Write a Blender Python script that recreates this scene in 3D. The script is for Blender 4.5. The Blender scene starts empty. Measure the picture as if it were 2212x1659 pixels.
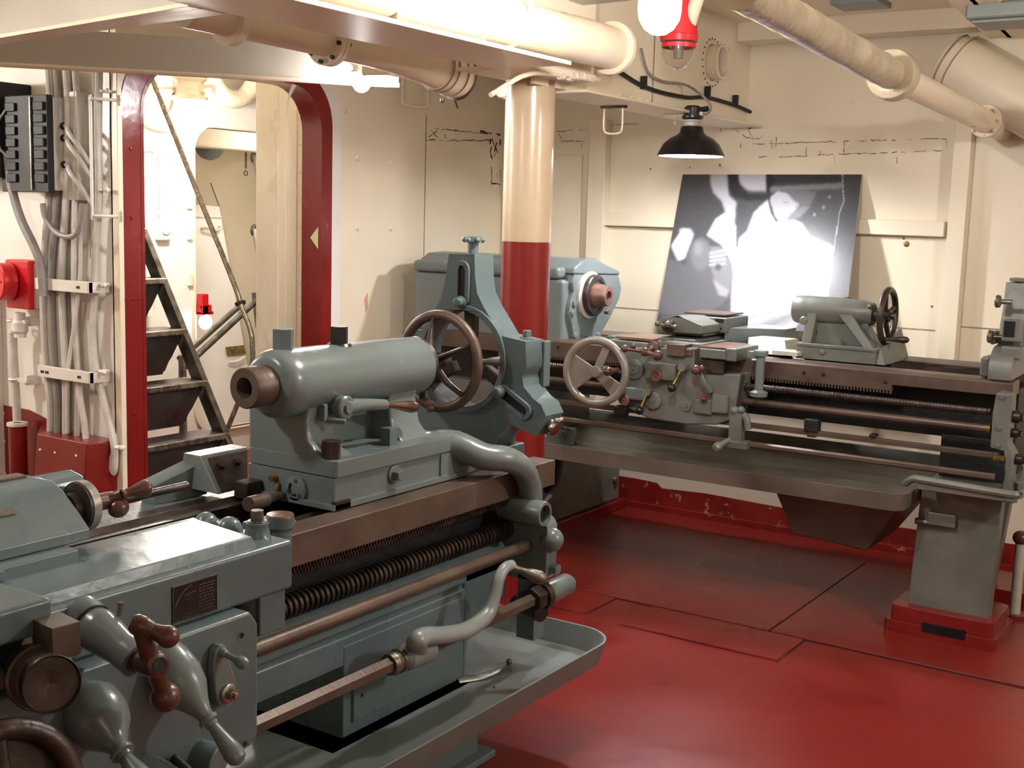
import bpy, math, random
import numpy as np
from mathutils import Vector as V, Matrix
from mathutils.geometry import tessellate_polygon
random.seed(7)
C = bpy.context.scene.collection
SC = bpy.context.scene

# ---------------------------------------------------------------- camera
F, PIT, ROL, YAW = 2622.6, 0.13584, 0.028294, 0.580994
CAM = V((0, 0, 1.5))
_l = V((-math.sin(YAW)*math.cos(PIT), math.cos(YAW)*math.cos(PIT), -math.sin(PIT)))
_r = V((math.cos(YAW), math.sin(YAW), 0)); _u = _r.cross(_l)
RX = math.cos(ROL)*_r + math.sin(ROL)*_u
UX = -math.sin(ROL)*_r + math.cos(ROL)*_u
cd = bpy.data.cameras.new('camera'); co = bpy.data.objects.new('camera', cd); C.objects.link(co)
co.matrix_world = Matrix(((RX.x, UX.x, -_l.x, CAM.x), (RX.y, UX.y, -_l.y, CAM.y), (RX.z, UX.z, -_l.z, CAM.z), (0, 0, 0, 1)))
cd.sensor_fit = 'HORIZONTAL'; cd.sensor_width = 36; cd.lens = 36*F/2212; cd.clip_start = .02
SC.camera = co
w = bpy.data.worlds.new('world'); SC.world = w; w.use_nodes = True
w.node_tree.nodes['Background'].inputs[0].default_value = (.02, .02, .02, 1)
vs = SC.view_settings
vs.view_transform = 'Standard'; vs.look = 'None'; vs.gamma = 1; vs.use_curve_mapping = False
vs.exposure = 1.14
# strengths of the lamps the room has (their globes give off the light, see jar_lamp / pendant below)
LAMP_JAR, LAMP_PENDANT, LAMP_TRUNK, LAMP_DOOR = 200, 500, 150, 240

def at(px, py, X=None, Y=None, Z=None):
    """where the sight line through a pixel of the 2212 x 1659 photograph meets a real plane of the room"""
    d = _l + RX*((px-1106)/F) - UX*((py-829.5)/F)
    t = X/d.x if X is not None else Y/d.y if Y is not None else (Z-1.5)/d.z
    return CAM + d*t

# ---------------------------------------------------------------- materials
MATS = {}
def srgb(c):
    return tuple(((x/255)/12.92 if x/255 <= .04045 else ((x/255+.055)/1.055)**2.4) for x in c)
def mat(name, col, rough=.5, metal=0, col2=None, scale=5, var=.5, bump=.0, bscale=60, spots=None, spot_scale=9, spot_t=.68, coat=0, rvar=.12):
    m = bpy.data.materials.new(name); m.use_nodes = True; nt = m.node_tree; N = nt.nodes; L = nt.links
    b = N['Principled BSDF']; tc = N.new('ShaderNodeTexCoord'); co_ = tc.outputs['Object']
    n1 = N.new('ShaderNodeTexNoise'); n1.inputs['Scale'].default_value = scale; n1.inputs['Detail'].default_value = 6
    L.new(co_, n1.inputs['Vector'])
    r = N.new('ShaderNodeValToRGB'); r.color_ramp.elements[0].position = .5-.28*var-.02; r.color_ramp.elements[1].position = .5+.28*var+.02
    a = srgb(col); c2 = srgb(col2) if col2 else tuple(x*.86 for x in a)
    r.color_ramp.elements[0].color = (*c2, 1); r.color_ramp.elements[1].color = (*a, 1)
    L.new(n1.outputs['Fac'], r.inputs['Fac']); out = r.outputs['Color']
    if spots:
        n2 = N.new('ShaderNodeTexNoise'); n2.inputs['Scale'].default_value = spot_scale; n2.inputs['Detail'].default_value = 8
        n2.inputs['Roughness'].default_value = .7
        L.new(co_, n2.inputs['Vector'])
        r2 = N.new('ShaderNodeValToRGB'); r2.color_ramp.elements[0].position = spot_t; r2.color_ramp.elements[1].position = spot_t+.05
        r2.color_ramp.elements[0].color = (0, 0, 0, 1); r2.color_ramp.elements[1].color = (1, 1, 1, 1)
        L.new(n2.outputs['Fac'], r2.inputs['Fac'])
        mx = N.new('ShaderNodeMix'); mx.data_type = 'RGBA'
        L.new(r2.outputs['Color'], mx.inputs['Factor']); L.new(out, mx.inputs['A']); mx.inputs['B'].default_value = (*srgb(spots), 1)
        out = mx.outputs['Result']
    L.new(out, b.inputs['Base Color'])
    mr = N.new('ShaderNodeMapRange'); mr.inputs['To Min'].default_value = max(.03, rough-rvar); mr.inputs['To Max'].default_value = min(1, rough+rvar)
    L.new(n1.outputs['Fac'], mr.inputs['Value']); L.new(mr.outputs['Result'], b.inputs['Roughness'])
    b.inputs['Metallic'].default_value = metal
    if coat: b.inputs['Coat Weight'].default_value = coat; b.inputs['Coat Roughness'].default_value = .12
    if bump:
        n3 = N.new('ShaderNodeTexNoise'); n3.inputs['Scale'].default_value = bscale; n3.inputs['Detail'].default_value = 4
        L.new(co_, n3.inputs['Vector'])
        bp = N.new('ShaderNodeBump'); bp.inputs['Strength'].default_value = bump; bp.inputs['Distance'].default_value = .01
        L.new(n3.outputs['Fac'], bp.inputs['Height']); L.new(bp.outputs['Normal'], b.inputs['Normal'])
    MATS[name] = m
    return m
def emit(name, col, e):
    m = bpy.data.materials.new(name); m.use_nodes = True; b = m.node_tree.nodes['Principled BSDF']
    b.inputs['Base Color'].default_value = (.8, .8, .8, 1)
    b.inputs['Emission Color'].default_value = (*col, 1); b.inputs['Emission Strength'].default_value = e
    return m
def glass(name, col, rough=.05):
    m = bpy.data.materials.new(name); m.use_nodes = True; b = m.node_tree.nodes['Principled BSDF']
    b.inputs['Base Color'].default_value = (*col, 1); b.inputs['Transmission Weight'].default_value = 1
    b.inputs['Roughness'].default_value = rough; b.inputs['IOR'].default_value = 1.3
    return m
GREY = mat('grey machine paint', (110, 120, 119), .25, col2=(99, 109, 109), scale=3, bump=.2, bscale=14, spots=(70, 62, 54), spot_scale=11, spot_t=.74)
GREYB = mat('blue grey machine paint', (98, 113, 116), .27, col2=(86, 102, 106), scale=3, bump=.2, bscale=14, spots=(66, 60, 52), spot_scale=12, spot_t=.74)
GREYD = mat('dull grey machine paint', (108, 110, 103), .42, col2=(91, 93, 87), scale=5, bump=.25, bscale=20, spots=(72, 62, 48), spot_scale=9, spot_t=.7)
TRAYG = mat('oiled grey tray paint', (112, 108, 98), .38, col2=(72, 65, 55), scale=3.2, var=.7, bump=.15, bscale=30)
TRAYN = mat('worn grey tray paint', (108, 116, 114), .42, col2=(90, 95, 92), scale=4, var=.7, bump=.15, bscale=30, spots=(78, 66, 52), spot_scale=10, spot_t=.68)
RUST = mat('brown oiled steel', (100, 84, 74), .42, .3, col2=(84, 69, 60), scale=9, bump=.1, bscale=90)
RUSTD = mat('dark brown steel', (74, 63, 57), .38, .5, col2=(46, 38, 34), scale=16, bump=.15, bscale=80)
RUSTL = mat('light brown steel', (146, 114, 99), .38, .45, col2=(112, 82, 70), scale=18, bump=.12, bscale=80)
TOOLB = mat('tool block steel', (96, 84, 74), .45, .3, col2=(74, 63, 55), scale=14)
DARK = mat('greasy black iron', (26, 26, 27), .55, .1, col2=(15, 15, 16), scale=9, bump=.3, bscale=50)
MATTB = mat('matt black plastic', (15, 15, 18), .6, col2=(10, 10, 12), scale=6)
BLACK = mat('black enamel', (26, 27, 32), .3, col2=(18, 18, 22), scale=6)
STEEL = mat('bare bright steel', (176, 172, 164), .28, .9, col2=(132, 124, 114), scale=22, bump=.08)
STEELD = mat('worn grey steel', (128, 124, 116), .38, .75, col2=(86, 80, 72), scale=16, bump=.2, bscale=70)
BRASS = mat('aged brass', (150, 124, 70), .45, .7, col2=(96, 76, 42), scale=26)
WOODH = mat('brown lever grip', (98, 66, 56), .3, .2, col2=(76, 50, 42), scale=18)
CREAM = mat('cream bulkhead paint', (232, 221, 199), .38, col2=(225, 212, 188), scale=1.6, bump=.18, bscale=7, spots=(214, 197, 172), spot_scale=3.4, spot_t=.68)
CREAMP = mat('cream pipe paint', (230, 218, 196), .3, col2=(222, 206, 182), scale=4, bump=.12, bscale=18)
WHITE = mat('white bulkhead paint', (232, 228, 222), .36, col2=(220, 214, 206), scale=2.5, bump=.15, bscale=9, spots=(200, 186, 168), spot_scale=7, spot_t=.7)
PALE = mat('pale grey steel paint', (192, 188, 178), .42, col2=(180, 174, 162), scale=2, bump=.12, bscale=9)
LAG = mat('lagged pipe cloth', (196, 184, 160), .32, col2=(164, 150, 126), scale=9, bump=.6, bscale=24)
REDF = mat('red deck paint', (120, 32, 27), .3, col2=(112, 29, 24), scale=2.2, bump=.16, bscale=9, rvar=.08)
REDF.node_tree.nodes['Principled BSDF'].inputs['Specular IOR Level'].default_value = .38
for n_ in REDF.node_tree.nodes:
    if n_.type == 'TEX_NOISE': n_.inputs['Detail'].default_value = 1.5
SILV = mat('dull aluminium wheel', (150, 146, 136), .36, .35, col2=(132, 128, 119), scale=8, bump=.1)
TUBED = mat('worn handrail steel', (156, 146, 130), .26, .6, col2=(128, 118, 104), scale=30)
LEVG = mat('light grey lever paint', (136, 142, 142), .34, col2=(126, 132, 132), scale=4)
TAN = mat('tan column paint', (194, 174, 147), .24, col2=(182, 161, 134), scale=3, bump=.08, bscale=20)
REDP = mat('dark red gloss paint', (124, 30, 28), .24, col2=(112, 25, 24), scale=4, bump=.15, bscale=20)
REDFL = mat('chipped red paint', (134, 30, 24), .4, col2=(112, 22, 18), scale=9, spots=(196, 150, 120), spot_scale=16, spot_t=.6)
REDA = mat('bright red plastic', (206, 26, 34), .35, col2=(190, 20, 28), scale=5)
CABLE = mat('white painted cable', (216, 212, 206), .45, col2=(192, 186, 178), scale=12, bump=.2, bscale=60)
CABLEG = mat('grey painted cable', (150, 146, 142), .45, col2=(128, 122, 118), scale=12, bump=.2, bscale=60)
RUBBER = mat('black rubber', (24, 23, 22), .6, col2=(16, 15, 15), scale=20)
GALV = mat('stainless tube', (168, 158, 142), .22, .9, col2=(138, 126, 112), scale=30)
TREAD = mat('worn steel tread', (120, 110, 100), .36, .6, col2=(84, 74, 66), scale=16, bump=.2, bscale=120)
RISER = mat('dark grey ladder paint', (72, 70, 68), .5, .2, col2=(54, 51, 49), scale=9, bump=.15)
SIGN = mat('pale green marker', (206, 208, 160), .5, col2=(196, 200, 150), scale=8)
SCUFF = mat('black mastic scuffs', (50, 44, 40), .7, col2=(34, 30, 28), scale=20)
SEAM = mat('grey seam tone', (166, 147, 124), .7, col2=(126, 108, 88), scale=20)  # own grey brown of weld seams, sheet joints and pipe bands
FIXG = mat('blue grey fixture enamel', (128, 136, 132), .4, col2=(116, 124, 121), scale=4)
GLASSC = glass('clear jar glass', (.93, .93, .91))
REDGL = mat('red lamp body', (206, 40, 50), .3, col2=(190, 30, 40), scale=6)
E_JAR = emit('lit jar globe', (1, .96, .9), LAMP_JAR)
E_TRUNK = emit('lit trunk globe', (1, .96, .88), LAMP_TRUNK)
E_DOOR = emit('lit door globe', (1, .96, .95), LAMP_DOOR)
E_PEND = emit('lit pendant bulb', (.95, .96, 1), LAMP_PENDANT)
E_ALARM = emit('lit alarm lens', (.85, .85, 1), 6)

# ---------------------------------------------------------------- mesh helpers
ORG = {}
def basis(d):
    d = V(d).normalized(); a = V((0, 0, 1)) if abs(d.z) < .9 else V((1, 0, 0))
    u = d.cross(a).normalized(); return d, u, d.cross(u)
def spline(pts, k=8):
    P = [V(p) for p in pts]
    if len(P) < 3: return P
    P = [P[0]*2-P[1]] + P + [P[-1]*2-P[-2]]; out = []
    for i in range(1, len(P)-2):
        for j in range(k):
            t = j/k; a, b, c, d = P[i-1:i+3]
            out.append(.5*((2*b)+(c-a)*t+(2*a-5*b+4*c-d)*t*t+(3*b-a-3*c+d)*t**3))
    return out+[P[-2]]
class M:
    def __init__(s): s.v = []; s.f = []
    def add(s, vs, fs):
        o = len(s.v); s.v += [V(x) for x in vs]; s.f += [tuple(i+o for i in f) for f in fs]; return s
    def hexa(s, p):
        return s.add(p, [(0, 3, 2, 1), (4, 5, 6, 7), (0, 1, 5, 4), (1, 2, 6, 5), (2, 3, 7, 6), (3, 0, 4, 7)])
    def box(s, x0, x1, y0, y1, z0, z1):
        return s.hexa([(x0, y0, z0), (x1, y0, z0), (x1, y1, z0), (x0, y1, z0), (x0, y0, z1), (x1, y0, z1), (x1, y1, z1), (x0, y1, z1)])
    def slab(s, p0, p1, wid, thick, up=(0, 0, 1)):      # a bar from p0 to p1, wid across, thick along up
        p0, p1 = V(p0), V(p1); d = (p1-p0).normalized(); a = d.cross(V(up)).normalized(); b = a.cross(d).normalized()
        a = a*wid/2; b = b*thick/2
        return s.hexa([p0-a-b, p0+a-b, p0+a+b, p0-a+b, p1-a-b, p1+a-b, p1+a+b, p1-a+b])
    def lathe(s, p, d, prof, n=24, closed=False, flat=1.0):
        p = V(p); d, u, w = basis(d); rings = []; o = len(s.v)
        for t, r in prof:
            if r <= 1e-6: s.v.append(p+d*t); rings.append([len(s.v)-1])
            else:
                ids = []
                for i in range(n):
                    a = 2*math.pi*(i+.5)/n; s.v.append(p+d*t+(u*math.cos(a)+w*math.sin(a)*flat)*r); ids.append(len(s.v)-1)
                rings.append(ids)
        seq = list(zip(rings, rings[1:]+rings[:1])) if closed else list(zip(rings, rings[1:]))
        for a, b in seq:
            for i in range(n):
                j = (i+1) % n
                if len(a) == 1 and len(b) == 1: continue
                if len(a) == 1: s.f.append((a[0], b[i], b[j]))
                elif len(b) == 1: s.f.append((a[i], b[0], a[j]))
                else: s.f.append((a[i], b[i], b[j], a[j]))
        if not closed:
            if len(rings[0]) > 1: s.f.append(tuple(rings[0]))
            if len(rings[-1]) > 1: s.f.append(tuple(reversed(rings[-1])))
        return s
    def cyl(s, p0, p1, r0, r1=None, n=20):
        p0, p1 = V(p0), V(p1); h = (p1-p0).length
        return s.lathe(p0, p1-p0, [(0, r0), (h, r0 if r1 is None else r1)], n)
    def ring(s, p, d, ro, ri, h, n=28):                  # flat washer of height h from p along d
        return s.lathe(p, d, [(0, ri), (0, ro), (h, ro), (h, ri)], n, closed=True)
    def torus(s, c, d, R, r, n=36, m=10):
        c = V(c); prof = [(r*math.sin(2*math.pi*k/m), R+r*math.cos(2*math.pi*k/m)) for k in range(m)]
        return s.lathe(c, d, prof, n, closed=True)
    def ball(s, c, r, d=(0, 0, 1), stretch=1, n=18, m=10):
        return s.lathe(V(c), d, [(-r*stretch*math.cos(math.pi*k/m), r*math.sin(math.pi*k/m)) for k in range(m+1)], n)
    def tube(s, pts, r, n=10, k=8, flat=1.0):
        P = spline(pts, k) if k else [V(p) for p in pts]
        R = [r]*len(P) if not isinstance(r, (list, tuple)) else list(np.interp(np.linspace(0, 1, len(P)), np.linspace(0, 1, len(r)), r))
        T = [(P[min(i+1, len(P)-1)]-P[max(i-1, 0)]).normalized() for i in range(len(P))]
        u = basis(T[0])[1]; rings = []
        for p, t, rr in zip(P, T, R):
            u = (u-t*u.dot(t)).normalized(); w_ = t.cross(u); ids = []
            for i in range(n):
                a = 2*math.pi*i/n; s.v.append(p+(u*math.cos(a)+w_*math.sin(a)*flat)*rr); ids.append(len(s.v)-1)
            rings.append(ids)
        for a, b in zip(rings, rings[1:]):
            for i in range(n): j = (i+1) % n; s.f.append((a[i], b[i], b[j], a[j]))
        s.f.append(tuple(rings[0])); s.f.append(tuple(reversed(rings[-1])))
        return s
    def prism(s, loops, fn, w0, w1):                     # loops[0] outline, the rest holes, fn(u, v, w) -> point
        if not isinstance(loops[0][0], (tuple, list)): loops = [loops]
        tris = tessellate_polygon([[V((u, v, 0)) for u, v in L] for L in loops])
        flat = [p for L in loops for p in L]; n = len(flat); o = len(s.v)
        s.v += [V(fn(u, v, w0)) for u, v in flat] + [V(fn(u, v, w1)) for u, v in flat]
        for t in tris: s.f.append(tuple(o+i for i in t)); s.f.append(tuple(o+n+i for i in reversed(t)))
        b = 0
        for L in loops:
            for i in range(len(L)):
                j = (i+1) % len(L); s.f.append((o+b+i, o+b+j, o+n+b+j, o+n+b+i))
            b += len(L)
        return s
    def islands(s):
        p = list(range(len(s.v)))
        def find(i):
            while p[i] != i: p[i] = p[p[i]]; i = p[i]
            return i
        for f in s.f:
            for i in f[1:]: p[find(i)] = find(f[0])
        out = {}
        for f in s.f: out.setdefault(find(f[0]), []).append(f)
        for fs in out.values():
            m = M(); ids = sorted({i for f in fs for i in f}); mp = {i: k for k, i in enumerate(ids)}
            m.v = [s.v[i] for i in ids]; m.f = [tuple(mp[i] for i in f) for f in fs]; yield m
    def each(s, name, m, parent=None, **k):              # every separate piece becomes an object of its own
        for q in s.islands(): o = q.obj(name, m, parent, **k)
        return o
    def obj(s, name, m, parent=None, bevel=0, seg=2, sharp=38, **props):
        import bmesh
        org = ORG.get(parent.name, V()) if parent else V()
        me = bpy.data.meshes.new(name); me.from_pydata([v-org for v in s.v], [], s.f)
        bm = bmesh.new(); bm.from_mesh(me); bmesh.ops.remove_doubles(bm, verts=bm.verts, dist=1e-6)
        bmesh.ops.recalc_face_normals(bm, faces=bm.faces); bm.to_mesh(me); bm.free()
        me.polygons.foreach_set('use_smooth', [True]*len(me.polygons)); me.set_sharp_from_angle(angle=math.radians(sharp))
        me.materials.append(m); o = bpy.data.objects.new(name, me); C.objects.link(o)
        if parent: o.parent = parent; ORG[o.name] = org
        if bevel:
            b = o.modifiers.new('bevel', 'BEVEL'); b.width = bevel; b.segments = seg; b.limit_method = 'ANGLE'; b.angle_limit = math.radians(35); b.harden_normals = True
        for k, v in props.items(): o[k] = v
        return o
def thing(name, label, cat, loc, group=None):
    o = bpy.data.objects.new(name, None); C.objects.link(o); o.location = loc; o.empty_display_size = .05
    o['label'] = label; o['category'] = cat
    if group: o['group'] = group
    ORG[o.name] = V(loc); return o
def tag(o, label, cat, group=None):
    o['label'] = label; o['category'] = cat
    if group: o['group'] = group
    return o
def struct(m, name, mt, parent=None, **k):
    o = m.obj(name, mt, parent, **k)
    if not parent: o['kind'] = 'structure'
    return o
XZ = lambda u, v, w: (u, w, v)          # polygon in X,Z extruded along Y
YZ = lambda u, v, w: (w, u, v)          # polygon in Y,Z extruded along X
XY = lambda u, v, w: (u, v, w)
def arc(cx, cy, r, a0, a1, n=8):
    return [(cx+r*math.cos(math.radians(a0+(a1-a0)*i/n)), cy+r*math.sin(math.radians(a0+(a1-a0)*i/n))) for i in range(n+1)]
def rrect(x0, x1, y0, y1, r, n=5):
    return arc(x1-r, y1-r, r, 0, 90, n)+arc(x0+r, y1-r, r, 90, 180, n)+arc(x0+r, y0+r, r, 180, 270, n)+arc(x1-r, y0+r, r, 270, 360, n)
def circ(cx, cy, r, n=20): return [(cx+r*math.cos(2*math.pi*i/n), cy+r*math.sin(2*math.pi*i/n)) for i in range(n)]
def grip(m, p0, p1, r, n=16):            # turned machine-handle shape, slim at p0, fat near p1
    p0, p1 = V(p0), V(p1); h = (p1-p0).length
    return m.lathe(p0, p1-p0, [(0, r*.55), (.06*h, r*.62), (.12*h, r*.5), (.3*h, r*.52), (.55*h, r*.8), (.78*h, r), (.92*h, r*.8), (h*.985, r*.35), (h, 0)], n)

# ================================================================ the setting
YB, XT, YP = 5.65, -3.81, 3.06            # far bulkhead, ladder-trunk side, bulkhead with the cables
# floor and its raised deck plates
fl = struct(M().box(-7.6, 2.6, -2.6, 7.5, -.08, 0), 'floor', REDF)
PLATES = [(-2.95, -1.574, 4.185, 5.35), (-1.566, -.2, 4.185, 5.35), (-2.62, -2.215, 3.935, 4.172), (-2.05, -1.432, 3.912, 4.172)]
for x0, x1, y0, y1 in PLATES:
    M().box(x0, x1, y0, y1, 0, .005).obj('deck_plate', REDF, fl, bevel=.002)
jd = M()
for x0, x1, y0, y1 in ((-2.95, -.2, 4.172, 4.186), (-1.575, -1.565, 4.18, 5.35), (-2.05, -1.43, 3.903, 3.912), (-1.433, -1.426, 3.905, 4.174), (-2.62, -2.215, 3.926, 3.935), (-2.216, -2.209, 3.93, 4.174)):
    jd.box(x0, x1, y0, y1, 0, .001)
jd.each('joint_dirt', mat('dirt in deck joint', (54, 20, 18), .6, col2=(34, 14, 13), scale=20), fl)
wb = M()
for p in ((-2.62, -2.215, 3.93), (-2.05, -1.432, 3.907)):
    wb.tube([(p[0], p[2]+.003, .002), ((p[0]+p[1])/2, p[2]+.001, .003), (p[1], p[2]+.003, .002)], .004, 6, 4)
wb.each('weld_bead', REDP, fl)
# far bulkhead (the one with the photograph)
bk = struct(M().box(-3.85, 2.6, YB, YB+.05, 0, 2.6), 'wall_back', CREAM)
s = M()
for x0, x1, z in ((-3.1, -1.42, 1.045), (-1.32, .3, 1.07)):
    s.box(x0, x1, YB-.002, YB, z, z+.006)
s.each('weld_seam', SEAM, bk)
# black mastic scuffs round the old fittings
rs = random.Random(3)
m = M()
def streaks(m, segs, wd, skip, **pl):
    """cracked mastic outline: broken, uneven strips along the given lines of the wall"""
    off = V((.0015, 0, 0)) if 'X' in pl else V((0, -.0015, 0)); side = V((0, 1, 0)) if 'X' in pl else V((1, 0, 0))
    for (xa, ya, xb, yb) in segs:
        n = max(1, int(math.hypot(xb-xa, yb-ya)/9))
        for i in range(n):
            if rs.random() < skip: continue
            t0, t1 = i/n, min(1, (i+rs.uniform(.8, 1.25))/n); j = lambda: rs.uniform(-1.6, 1.6)
            a = at(xa+(xb-xa)*t0+j(), ya+(yb-ya)*t0+j(), **pl)+off; b = at(xa+(xb-xa)*t1+j(), ya+(yb-ya)*t1+j(), **pl)+off
            d = (b-a).normalized(); q = (V((0, 0, 1)) if abs(d.z) < .6 else side)*wd*rs.uniform(.4, 1.3)
            m.add([a, b, b+q, a+q], [(0, 1, 2, 3)])
streaks(m, [(1600, 298, 1600, 332), (1600, 298, 1642, 300), (1642, 300, 1652, 268), (1625, 312, 2044, 300), (1628, 340, 1742, 338), (1765, 336, 2045, 326), (1764, 312, 1772, 336), (1740, 318, 1742, 338), (1823, 305, 1822, 332), (1675, 296, 1675, 335), (1660, 274, 1668, 322), (2045, 300, 2045, 328), (1778, 340, 1778, 356), (1803, 338, 1803, 352), (1938, 338, 1938, 355), (1972, 338, 1973, 350), (1612, 268, 1626, 300), (1905, 306, 1890, 318), (1960, 304, 1985, 300), (1555, 268, 1556, 282), (1572, 270, 1612, 298)], .0035, .3, Y=YB)
streaks(m, [(1205, 285, 1268, 280), (1208, 306, 1265, 306), (1206, 288, 1216, 306), (1256, 308, 1256, 332), (1320, 270, 1380, 268)], .004, .15, Y=YB)
m.obj('mastic_scuff', mat('brown grey scuffs', (120, 104, 88), .7, col2=(84, 72, 62), scale=20), bk, kind='stuff')
m = M()
for (px_, py_, r) in ((1958, 527, .014), (1952, 515, .006), (2013, 662, .005), (1405, 365, .004), (1555, 357, .006), (1490, 362, .004)):
    c = at(px_, py_, Y=YB-.002); m.lathe(c, (0, -1, 0), [(0, r), (.0015, r*.7)], 9)
m.each('chipped_spot', BRASS, bk)
# red band at the foot of the far bulkhead
bb = struct(M().prism([(-3.81, 0), (2.6, 0), (2.6, .13), (-.8, .125), (-1.2, .12), (-1.6, .115), (-2.1, .12), (-2.5, .13), (-2.75, .12), (-2.78, .145), (-2.9, .15), (-3.81, .15)], XZ, YB-.008, YB), 'baseboard_back', REDFL)
M().prism([(-3.81, 0), (2.6, 0), (2.6, .03), (-3.81, .03)], lambda u, v, w: (u, w, v), YB-.035, YB-.008).obj('weld_fillet', REDFL, bb)
# pilasters and cable rails on the far bulkhead
a, b = at(1285, 300, Y=YB).x, at(1322, 300, Y=YB-.05).x
t1 = struct(M().box(a, a+.10, YB-.06, YB, .1, 2.02), 'trim_1', CREAM, bevel=.004)
a2 = at(2048, 480, Y=YB-.06).x
t2 = struct(M().box(a2, a2+.075, YB-.07, YB, .1, 2.0), 'trim_2', CREAM, bevel=.004)
r0, r1 = at(1294, 474, Y=YB-.04), at(2041, 487, Y=YB-.04)
t3 = struct(M().hexa([(r0.x, YB-.045, 1.475), (r1.x, YB-.045, 1.47), (r1.x, YB, 1.47), (r0.x, YB, 1.475), (r0.x, YB-.045, 1.545), (r1.x, YB-.045, 1.54), (r1.x, YB, 1.54), (r0.x, YB, 1.545)]), 'trim_3', CREAM, bevel=.005)
# seam of the corner sheet, plus the narrow cream panel left of the pilaster
struct(M().box(-3.80, -3.30, YB-.012, YB, .9, 1.84), 'trim_4', CREAM, bevel=.003)
# side bulkhead of the ladder trunk with the doorway (plane X = XT)
ow0, ow1, oz0, oz1 = 3.16, 4.185, .12, 2.065
hole = rrect(ow0, ow1, oz0, oz1, .2, 8)
lw = struct(M().prism([[(YP-.0, 0), (YB+.05, 0), (YB+.05, 2.6), (YP-.0, 2.6)], hole], lambda u, v, w: (w, u, v), XT-.05, XT), 'wall_left', CREAM)
m = M()
for yy in (4.945,): m.box(XT, XT+.002, yy, yy+.005, .0, 2.0)
m.obj('sheet_joint', SEAM, lw)
m = M(); streaks(m, [(919, 277, 1082, 292), (919, 304, 1060, 304), (919, 277, 919, 304), (958, 281, 960, 300), (925, 296, 945, 284), (930, 282, 944, 298)], .0045, .22, X=XT)
streaks(m, [(1035, 287, 1082, 294), (1058, 300, 1060, 345), (1072, 296, 1066, 340), (1080, 300, 1078, 326), (1062, 300, 1074, 330)], .011, .2, X=XT)
streaks(m, [(1061, 360, 1061, 396), (1079, 368, 1080, 398), (1061, 397, 1080, 399), (1074, 372, 1074, 384)], .006, .1, X=XT)
m.obj('mastic_scuff', SCUFF, lw, kind='stuff')
for px_, py_ in ((772, 342), (845, 351), (771, 493), (843, 494), (747, 240)):
    c = at(px_, py_, X=XT); M().lathe(c, (1, 0, 0), [(0, .014), (.004, .013), (.006, .008), (.012, .008), (.013, 0)], 10).each('bolt', CREAM, lw)
c = at(790, 655, X=XT); M().prism([(c.y, c.z-.05), (c.y+.018, c.z-.02), (c.y+.012, c.z+.05), (c.y-.012, c.z+.02)], YZ, XT, XT+.001).obj('rust_stain', mat('rust stain', (205, 150, 122), .6), lw)
# door frame 1: red coaming set in the doorway
h_in = rrect(ow0+.012, ow1-.012, oz0+.012, oz1-.012, .19, 8)
d1 = struct(M().prism([rrect(ow0-.004, ow1+.004, oz0-.004, oz1+.004, .204, 8), h_in], YZ, XT-.115, XT+.006), 'door_1', REDP, bevel=.003)
M().prism([rrect(ow0-.09, ow1+.062, 0.02, oz1+.06, .24, 9), rrect(ow0-.004, ow1+.004, oz0-.004, oz1+.004, .204, 8)], YZ, XT, XT+.004).obj('painted_border', REDP, d1)
M().prism([rrect(ow1+.062-.3, ow1+.125, 0.02, oz1+.125, .28, 9), rrect(ow1+.062-.299, ow1+.062, 0.02+.001, oz1+.06, .24, 9)], YZ, XT+.0005, XT+.002).obj('fresh_white_border', WHITE, d1)
M().tube([(XT+.006, ow0-.045, .3), (XT+.006, ow0-.045, .31)], .004, 6, 0).each('rivet', REDP, d1)
m = M()
for zz in (.35, .7, 1.15, 1.46, 1.72): m.lathe((XT+.004, ow0-.05, zz), (1, 0, 0), [(0, .008), (.004, .006), (.005, 0)], 8)
m.each('rivet', REDP, d1)
M().box(XT+.003, XT+.007, ow0-.09, ow0-.002, 1.145, 1.153).each('weld_bead', REDP, d1)
# pale green arrow marker stuck on the frame
c = at(684, 524, X=XT-.05)
mk = M().add([(XT-.06, ow1-.013, 1.385), (XT-.012, ow1-.013, 1.335), (XT-.012, ow1-.013, 1.435)], [(0, 1, 2)]).add([(XT-.06, ow1-.0125, 1.385), (XT-.012, ow1-.0125, 1.335), (XT-.012, ow1-.0125, 1.435)], [(0, 2, 1)])
mk.obj('marker_arrow', SIGN, d1)
# bulkhead with the cables (plane Y = YP, left of the door)
fw = struct(M().box(-5.6, XT-.012, YP, YP+.05, 0, 2.6), 'wall_front_left', WHITE)
M().box(XT-.03, XT+.006, YP-.012, YP+.012, .0, 2.45).obj('edge_strip', CREAM, fw, bevel=.003)
m = M()
m.prism([(-5.6, .66), (-4.40, .655), (-4.0, .57), (-3.9, .5), (-3.845, .42), (-3.845, 0), (-5.6, 0)], XZ, YP-.004, YP)
struct(m, 'baseboard_front_left', REDP)
m = M()
for zz in (.2, .36, .5, .62): m.lathe((-4.58, YP, zz), (0, -1, 0), [(0, .012), (.006, .009), (.008, 0)], 9)
m.each('rivet', WHITE, fw)
# shell behind the camera
struct(M().box(2.6, 2.65, -2.6, 5.7, 0, 2.6), 'wall_right', CREAM)
struct(M().box(-5.65, 2.65, -2.65, -2.6, 0, 2.6), 'wall_front', CREAM)
struct(M().box(-5.65, -5.6, -2.65, YP, 0, 2.6), 'wall_far_left', CREAM)
# ceiling
ce = struct(M().box(-7.6, 2.65, -2.65, 7.5, 2.44, 2.52), 'ceiling', CREAM)

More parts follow.
